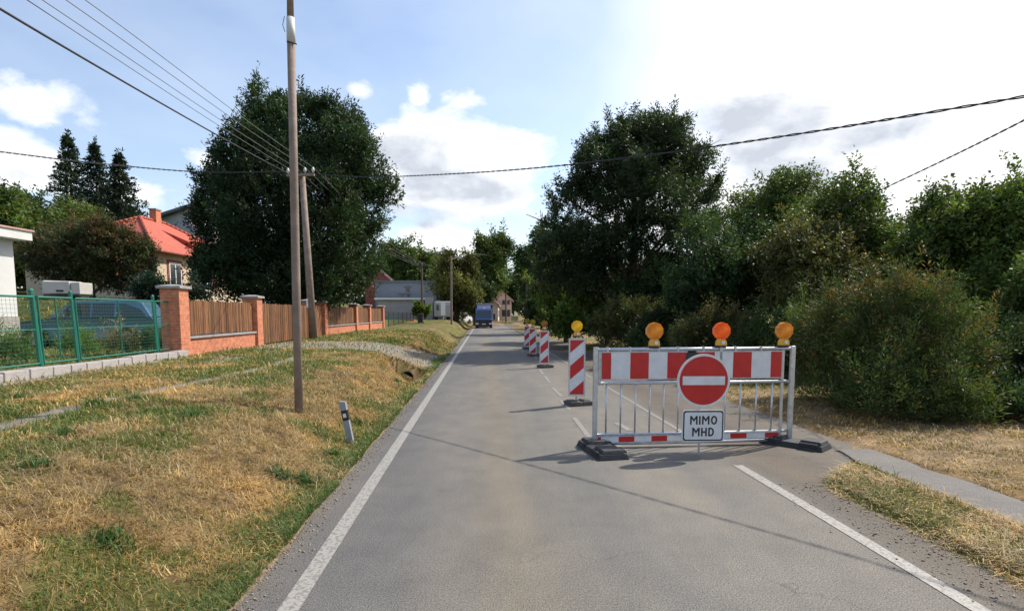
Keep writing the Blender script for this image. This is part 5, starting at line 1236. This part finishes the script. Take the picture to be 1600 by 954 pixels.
# ------------------------------------------------------------------ delineator
db = G(549, 692, -.01); db.z = hz(db)
dt = P(535, 626, db.y + .02)
dl = thing('delineator_post', 'leaning greyish white roadside marker post with black band on the left grass edge', 'marker post', db)
v = dt - db; zax = v.normalized(); L_ = v.length; xa = Vector((1, 0, 0)); xa = (xa - zax * xa.dot(zax)).normalized(); ya = zax.cross(xa)
Mt = Matrix((xa, ya, zax)).transposed().to_4x4()
mb = MB(); hw_ = .037
def seg(z0, z1, mi, cut=0, w_=hw_, yy=(-.03, .03)):
    b_ = [Mt @ Vector(p) for p in ((-w_, yy[0], z0), (w_, yy[0], z0), (w_, yy[1], z0), (-w_, yy[1], z0))]; t_ = [Mt @ Vector(p) for p in ((-w_, yy[0], z1 + cut), (w_, yy[0], z1), (w_, yy[1], z1), (-w_, yy[1], z1 + cut))]
    mb.hexa(b_, t_, mi)
seg(-.15, L_ * .56, 0); seg(L_ * .56, L_ * .79, 1); seg(L_ * .79, L_ * .97, 0, .02)
mb.build('post', [mat('post_plastic', (.27, .285, .30), .5, var=.12, vscale=8), M['black']], dl)
mb = MB(); seg(L_ * .63, L_ * .72, 0, 0, .02, (-.036, -.031)); mb.build('reflector', M['headlight'], dl)

# ------------------------------------------------------------------ truck
tb = G(756, 512.5, 0)
tk = thing('truck', 'small truck with blue cab and dark tarpaulin body driving towards the camera', 'truck', (tb.x, tb.y, 0), R(2))
sw = 28.5 / 903 * tb.y / 2; k = sw / .98
def tz(py): return zpix(tb.x, tb.y, py)
zc = tz(482)
mb = MB(); mb.prismx([(0, .38), (0, tz(500)), (.12, tz(498)), (.38, zc), (1.9, zc), (1.9, .45)], -sw * .9, sw * .9); cabn = mb.build('cab', M['truckblue'], tk, bevel=.04)
mb = MB(); w1 = sw * .82; za, zb_ = tz(497), tz(485); ya_ = .12 + (.26) * (za - tz(498)) / (zc - tz(498)); yb2 = .12 + .26 * (zb_ - tz(498)) / (zc - tz(498))
mb.add([(-w1, ya_ - .015, za), (w1, ya_ - .015, za), (w1, yb2 - .015, zb_), (-w1, yb2 - .015, zb_), (-w1, ya_ + .02, za), (w1, ya_ + .02, za), (w1, yb2 + .02, zb_), (-w1, yb2 + .02, zb_)], [(0, 1, 2, 3), (7, 6, 5, 4), (0, 4, 5, 1), (1, 5, 6, 2), (2, 6, 7, 3), (3, 7, 4, 0)]); mb.build('windscreen', M['glass'], tk)
mb = MB(); mb.box(-sw * .86, sw * .86, -.03, .0 - .002, tz(507), tz(499)); mb.build('grille', M['trim'], tk)
mb = MB(); mb.box(-sw * .92, sw * .92, -.1, .1, .14, tz(506)); bmp = mb.build('bumper', M['trim'], tk, bevel=.02)
mb = MB(); mb.box(-.2, .2, -.112, -.102, .4, .5); mb.build('number_plate', M['winwhite'], bmp)
for sgn in (-1, 1):
    mb = MB(); xx = sgn * sw * .74; mb.box(xx - .16, xx + .16, -.115, -.08, tz(506.5), tz(504.5)); mb.build('headlight', M['headlight'], tk)
    mb = MB(); xx = sgn * sw * 1.14; mb.box(xx - .11, xx + .11, .1, .16, tz(499), tz(490)); mb.tube([(sgn * sw * .85, .15, tz(491)), (xx, .13, tz(491))], .02, 6); mb.build('wing_mirror', M['trim'], tk)
    for yy in (.95, 4.3):
        mb = MB(); mb.tube([(sgn * sw * .62, yy, .4), (sgn * sw * .93, yy, .4)], .4, 18); wh = mb.build('wheel', M['tyre'], tk)
        mb = MB(); mb.tube([(sgn * sw * .93, yy, .4), (sgn * sw * .95, yy, .4)], [.22, .2], 12); mb.build('rim', M['rim'], wh)
mb = MB(); mb.box(-sw * .97, sw * .97, 2.0, 5.8, .75, tz(475)); mb.prismx([(2.0, tz(475)), (2.25, tz(473)), (5.6, tz(473)), (5.8, tz(475))], -sw * .9, sw * .9); mb.build('tarpaulin_body', M['trucktarp'], tk, bevel=.04)
mb = MB(); mb.prismx([(.5, zc + .003), (1.85, zc + .003), (1.85, tz(476))], -sw * .75, sw * .75); mb.build('wind_deflector', M['trucktarp'], tk)
mb = MB(); mb.box(-sw * .5, sw * .5, 1.9, 5.6, .5, .745); mb.build('chassis', M['trim'], tk)
mb = MB(); mb.tube([(0.02, .45, zc), (0.02, .45, zc + .13)], [.07, .06], 10); mb.build('roof_beacon', M['headlight'], tk)

# ------------------------------------------------------------------ far buildings
def box_house(name, label, x0px, x1px, ptop, Y, depth, zb, mk, cat='building', rz=0):
    a = P(x0px, ptop, Y); b_ = P(x1px, ptop, Y); o = thing(name, label, cat, (a.x, Y, zb), rz)
    mb = MB(); mb.box(0, b_.x - a.x, 0, depth, -1, a.z - zb); mb.build('wall', M[mk], o); return o, a, b_
o, a, b_ = box_house('grey_building', 'long flat roofed blue grey building behind the wire fence', 586, 692, 441, 72, 8, .4, 'plaster_g')
W_ = b_.x - a.x; zt_ = a.z - .4
mb = MB(); mb.box(-.2, W_ + .2, -.3, 8.3, zt_ + .002, zt_ + .22); mb.build('roof', M['roofgrey'], o)
def onb(px, py): v = P(px, py, 72); return v.x - a.x, v.z - .4
for (q0, r0, q1, r1) in ((634, 449, 640, 456), (636, 460, 640, 463.5), (626, 460, 630, 463)):
    x0, z1 = onb(q0, r0); x1, z0 = onb(q1, r1); mb = MB(); mb.box(x0, x1, -.06, -.003, z0, z1); wn = mb.build('window', M['glass'], o); mb = MB(); mb.box(x0 - .25, x1 + .25, -.1, -.004, z1 + .02, z1 + .14); mb.build('lintel', M['roofgrey'], wn)
o, a, b_ = box_house('low_annex', 'low pale wing with white roof edge in front of the grey building', 590, 662, 468, 66, 4, .4, 'annex')
zt_ = a.z - .4; mb = MB(); mb.box(-.3, b_.x - a.x + .3, -.4, 4.2, zt_ + .002, zt_ + .2); mb.build('roof', M['winwhite'], o)
o, a, b_ = box_house('white_gable_wall', 'narrow whitewashed wall end right of the low wing', 664, 676, 464, 64, .6, .4, 'annex', 'wall')
# red brick gable
a = P(592, 440, 80)
o = thing('red_brick_house', 'red brick gable showing over the grey building beside the big evergreen', 'house', (a.x, 80, .4))
w_ = 18 / 903 * 80; z0_ = P(592, 438, 80).z - .4; z1_ = P(592, 420, 80).z - .4
mb = MB(); mb.prism([(-w_ * 1.2, 0), (w_, 0), (w_, z0_), (-w_ * .1, z1_), (-w_ * 1.2, z0_)], 0, 7); mb.build('wall', M['redbrick'], o)
mb = MB(); mb.prism([(w_ + .25, z0_ - .15), (w_ + .25, z0_ + .1), (-w_ * .1, z1_ + .25), (-w_ * .1, z1_ + .003)], -.3, 7.3); mb.prism([(-w_ * 1.2 - .2, z0_ - .15), (-w_ * .1, z1_ + .003), (-w_ * .1, z1_ + .25), (-w_ * 1.2 - .2, z0_ + .1)], -.3, 7.3); mb.build('roof', M['roofpink'], o)
mb = MB(); mb.box(w_ * .1, w_ * .4, -.06, -.003, z0_ - 1.2, z0_ - .3); mb.build('window', M['glass'], o)
# pink house by the bend: low front wing and taller gabled block
Yh = 118
def hp(px, py, Y=Yh): return P(px, py, Y)
a = hp(778, 497); o = thing('pink_house', 'pale pink house with steep gable and lower wing at the bend', 'house', (a.x, Yh, 0))
def loc(px, py, dy=0): v = P(px, py, Yh + dy); return v.x - a.x, v.z
x0, _ = loc(765, 497); x1, zE = loc(778, 476); xr, zr = loc(766, 463)
xl, zl = loc(756, 476)
mb = MB(); mb.prism([(xl, 0), (x1, 0), (x1, zE), (xr - .3, zr), (xl, zE)], 0, 14); mb.build('wing_wall', M['plaster_p'], o)
mb = MB(); mb.prism([(x1 + .35, zE - .25), (x1 + .35, zE), (xr - .3, zr + .25), (xr - .3, zr + .003)], -.4, 14); mb.prism([(xl - .35, zE - .25), (xr - .3, zr + .003), (xr - .3, zr + .25), (xl - .35, zE)], -.4, 14); mb.build('wing_roof', M['roofpink'], o)
x2, zE2 = loc(799, 466); xm_, zm = loc(781, 451); x3, _ = loc(770, 466)
mb = MB(); mb.prism([(x3 + .4, 0), (x2, 0), (x2, zE2), (xm_, zm), (x3 + .4, zE2)], 14.2, 24); mb.build('main_wall', M['plaster_p'], o)
mb = MB(); mb.prism([(x2 + .5, zE2 - .4), (x2 + .5, zE2 - .05), (xm_, zm + .35), (xm_, zm + .003)], 13.6, 24.4); mb.prism([(x3 - .1, zE2 - .4), (xm_, zm + .003), (xm_, zm + .35), (x3 - .1, zE2 - .05)], 13.6, 24.4); mb.build('main_roof', M['roofpink'], o)
for (dy_, ) in ((2.5,), (7.5,)):
    mb = MB(); mb.box(x1 + .003, x1 + .05, dy_, dy_ + 1.2, .9, 2.3); mb.build('window', M['glass'], o)
for (px, p0, p1) in ((781.5, 484, 489), (786.5, 484, 489)):
    xx, za = loc(px, p1); _, zb2 = loc(px, p0)
for q in (.35, .75):
    xx = x1 + (x2 - x1) * q; mb = MB(); mb.box(xx - .35, xx + .35, 14.1, 14.197, .9, 2.4); mb.build('window', M['glass'], o)
    mb = MB(); mb.box(xx - .3, xx + .3, 14.1, 14.197, 3.6, 4.6); mb.build('window', M['glass'], o)
# hedge and teal fence by the pink house
mb = MB(); q0 = P(799, 497, 122); q1 = P(808, 490, 122)
for i in range(9): mb.box(i * .16, i * .16 + .12, 0, .04, 0, 1.1 - .03 * i)
mb.box(0, 1.45, .05, .09, .3, .38); mb.box(0, 1.45, .05, .09, .8, .88)
o = mb.build('teal_fence', mat('teal_paint', (.10, .28, .28), .6), None, loc=(q0.x, 122, 0)); tag(o, 'short teal picket fence right of the pink house', 'fence')
# small road sign
b = G(821.5, 499.5, 0); b = P(821.5, 499, 100); o = thing('small_road_sign', 'small double headed sign on a thin post before the bend', 'road sign', (b.x, 100, 0)); zz = P(821.5, 482, 100).z
mb = MB(); mb.tube([(0, 0, 0), (0, 0, zz)], .05, 8); mb.build('post', M['galv'], o)
for q in (-.28, .28): mb = MB(); mb.tube([(q, -.06, zz), (q, -.03, zz)], .27, 14); mb.build('sign_face', M['winwhite'] if q > 0 else M['roofpink'], o)
# white van half hidden in the trees at the bend
vb = P(832, 501, 85); o = thing('white_van', 'white vehicle half hidden under the trees at the right of the bend', 'van', (vb.x, 85, 0), R(0))
mb = MB(); mb.prism([(-1.1, .35), (1.0, .35), (1.0, 1.15), (.7, 1.35), (.45, 1.95), (-.35, 1.95), (-1.0, 1.0)], 0, 3.4); mb.build('body', M['winwhite'], o, bevel=.06)
mb = MB(); mb.prism([(-.1, 1.2), (.5, 1.2), (.35, 1.75), (-.1, 1.75)], -.03, -.005); mb.build('window', M['glass'], o)
for q in (-.75, .7):
    for y in (.1, 2.9): mb = MB(); mb.tube([(q, y, .33), (q, y + .25, .33)], .33, 14); mb.build('wheel', M['tyre'], o)
# parked van and car near the slim pole
vb = P(693, 499, 61); vb.z = hz(vb); o = thing('parked_van', 'grey white box van parked by the grey building behind the slim pole', 'van', (vb.x, vb.y, vb.z), R(10)); kx_ = vb.y / 903
mb = MB(); mb.prismx([(0, .3), (0, 1.5), (.15, 1.95), (4.0, 1.95), (4.0, .3)], -13 * kx_, 13 * kx_); mb.build('body', M['annex'], o, bevel=.1)
mb = MB(); mb.box(-4 * kx_, 3 * kx_, -.03, -.004, .45, 1.8); mb.build('door', M['winwhite'], o)
mb = MB(); mb.box(-11 * kx_, -7 * kx_, -.03, -.004, 1.0, 1.6); mb.build('window', M['glass'], o)
for q in (-10, 10):
    for y in (.4, 3.2): mb = MB(); mb.tube([((q - 2) * kx_, y, .3), ((q + 2) * kx_, y, .3)], .3, 14); mb.build('wheel', M['tyre'], o)
vb = P(716, 493, 70); o = thing('white_parked_car', 'small white car parked in the shade between the pole and the truck', 'car', (vb.x, 70, .3), R(60))
mb = MB(); mb.prism([(-1.9, .3), (1.9, .3), (1.9, .8), (1.2, .95), (.7, 1.4), (-1.0, 1.4), (-1.6, .95), (-1.9, .9)], -.8, .8); mb.build('body', M['winwhite'], o, bevel=.08)
for sgn in (-1, 1):
    mb = MB(); mb.prism([(-1.3, .95), (1.0, .95), (.6, 1.32), (-.95, 1.32)], sgn * .803, sgn * .815); mb.build('side_window', M['glass'], o)
    for q in (-1.2, 1.25): mb = MB(); mb.tube([(q, sgn * .65, .3), (q, sgn * .82, .3)], .3, 14); mb.build('wheel', M['tyre'], o)
# bin with plant on top
bb_ = P(657, 502, 50); o = thing('wheelie_bin', 'dark wheeled bin standing at the end of the wire fence', 'bin', (bb_.x, bb_.y, hz(bb_)))
kx_ = bb_.y / 903; w_ = 4.6 * kx_; hh = 14 * kx_
mb = MB(); mb.hexa([(-w_ * .8, -w_ * .8, .08), (w_ * .8, -w_ * .8, .08), (w_ * .8, w_ * .8, .08), (-w_ * .8, w_ * .8, .08)], [(-w_, -w_, hh), (w_, -w_, hh), (w_, w_, hh), (-w_, w_, hh)]); mb.build('body', M['bin'], o, bevel=.02)
mb = MB(); mb.hexa([(-w_ * 1.06, -w_ * 1.1, hh + .003), (w_ * 1.06, -w_ * 1.1, hh + .003), (w_ * 1.06, w_ * 1.1, hh + .003), (-w_ * 1.06, w_ * 1.1, hh + .003)], [(-w_, -w_, hh + .05), (w_, -w_, hh + .05), (w_, w_, hh + .09), (-w_, w_, hh + .09)]); mb.build('lid', M['bin'], o, bevel=.01)
for sgn in (-1, 1): mb = MB(); mb.tube([(sgn * w_ * .7, w_ * .8, .1), (sgn * w_ * .95, w_ * .8, .1)], .1, 12); mb.build('wheel', M['tyre'], o)
b2_ = Vector((bb_.x, bb_.y + .9, hz(bb_)))
shrub('small green shrub growing behind the dark bin', [(b2_.x, b2_.y, b2_.z + 1.1, .75, .5, .5)], b2_, 500, LG, 90, S=.3, Ll=.22, Wl=.1)
# far wire fence
fs0 = TS(G(590, 511, PLAT))[1]; fs1 = fs0 + 30
wf = thing('wire_fence', 'dark wire fence with thin posts between the last brick pillar and the bin', 'fence', RW(FT, fs0, PLAT), ang)
for i in range(11):
    y = i * 2.6; mb = MB(); mb.tube([(0, y, -.2), (0, y, 1.15)], .035, 6); mb.build('post', M['green'] if i < 3 else M['trim'], wf)
mb = MB()
for k in range(9): mb.tube([(0, 0, .05 + k * .13), (0, 26, .05 + k * .13)], .006, 4)
for k in range(180): mb.tube([(0, k * .145, .05), (0, k * .145, 1.1)], .004, 4, caps=False)
mb.build('wire_mesh', M['trim'], wf)
mb = MB(); mb.box(.05, .5, 12, 12.5, -.1, .45); o = mb.build('brick_stub', BRICK, None, loc=RW(FT, fs0, PLAT)); o.rotation_euler = (0, 0, ang); tag(o, 'low orange brick stub among the wire fence posts', 'brick stub')
print('objects', len(bpy.data.objects))
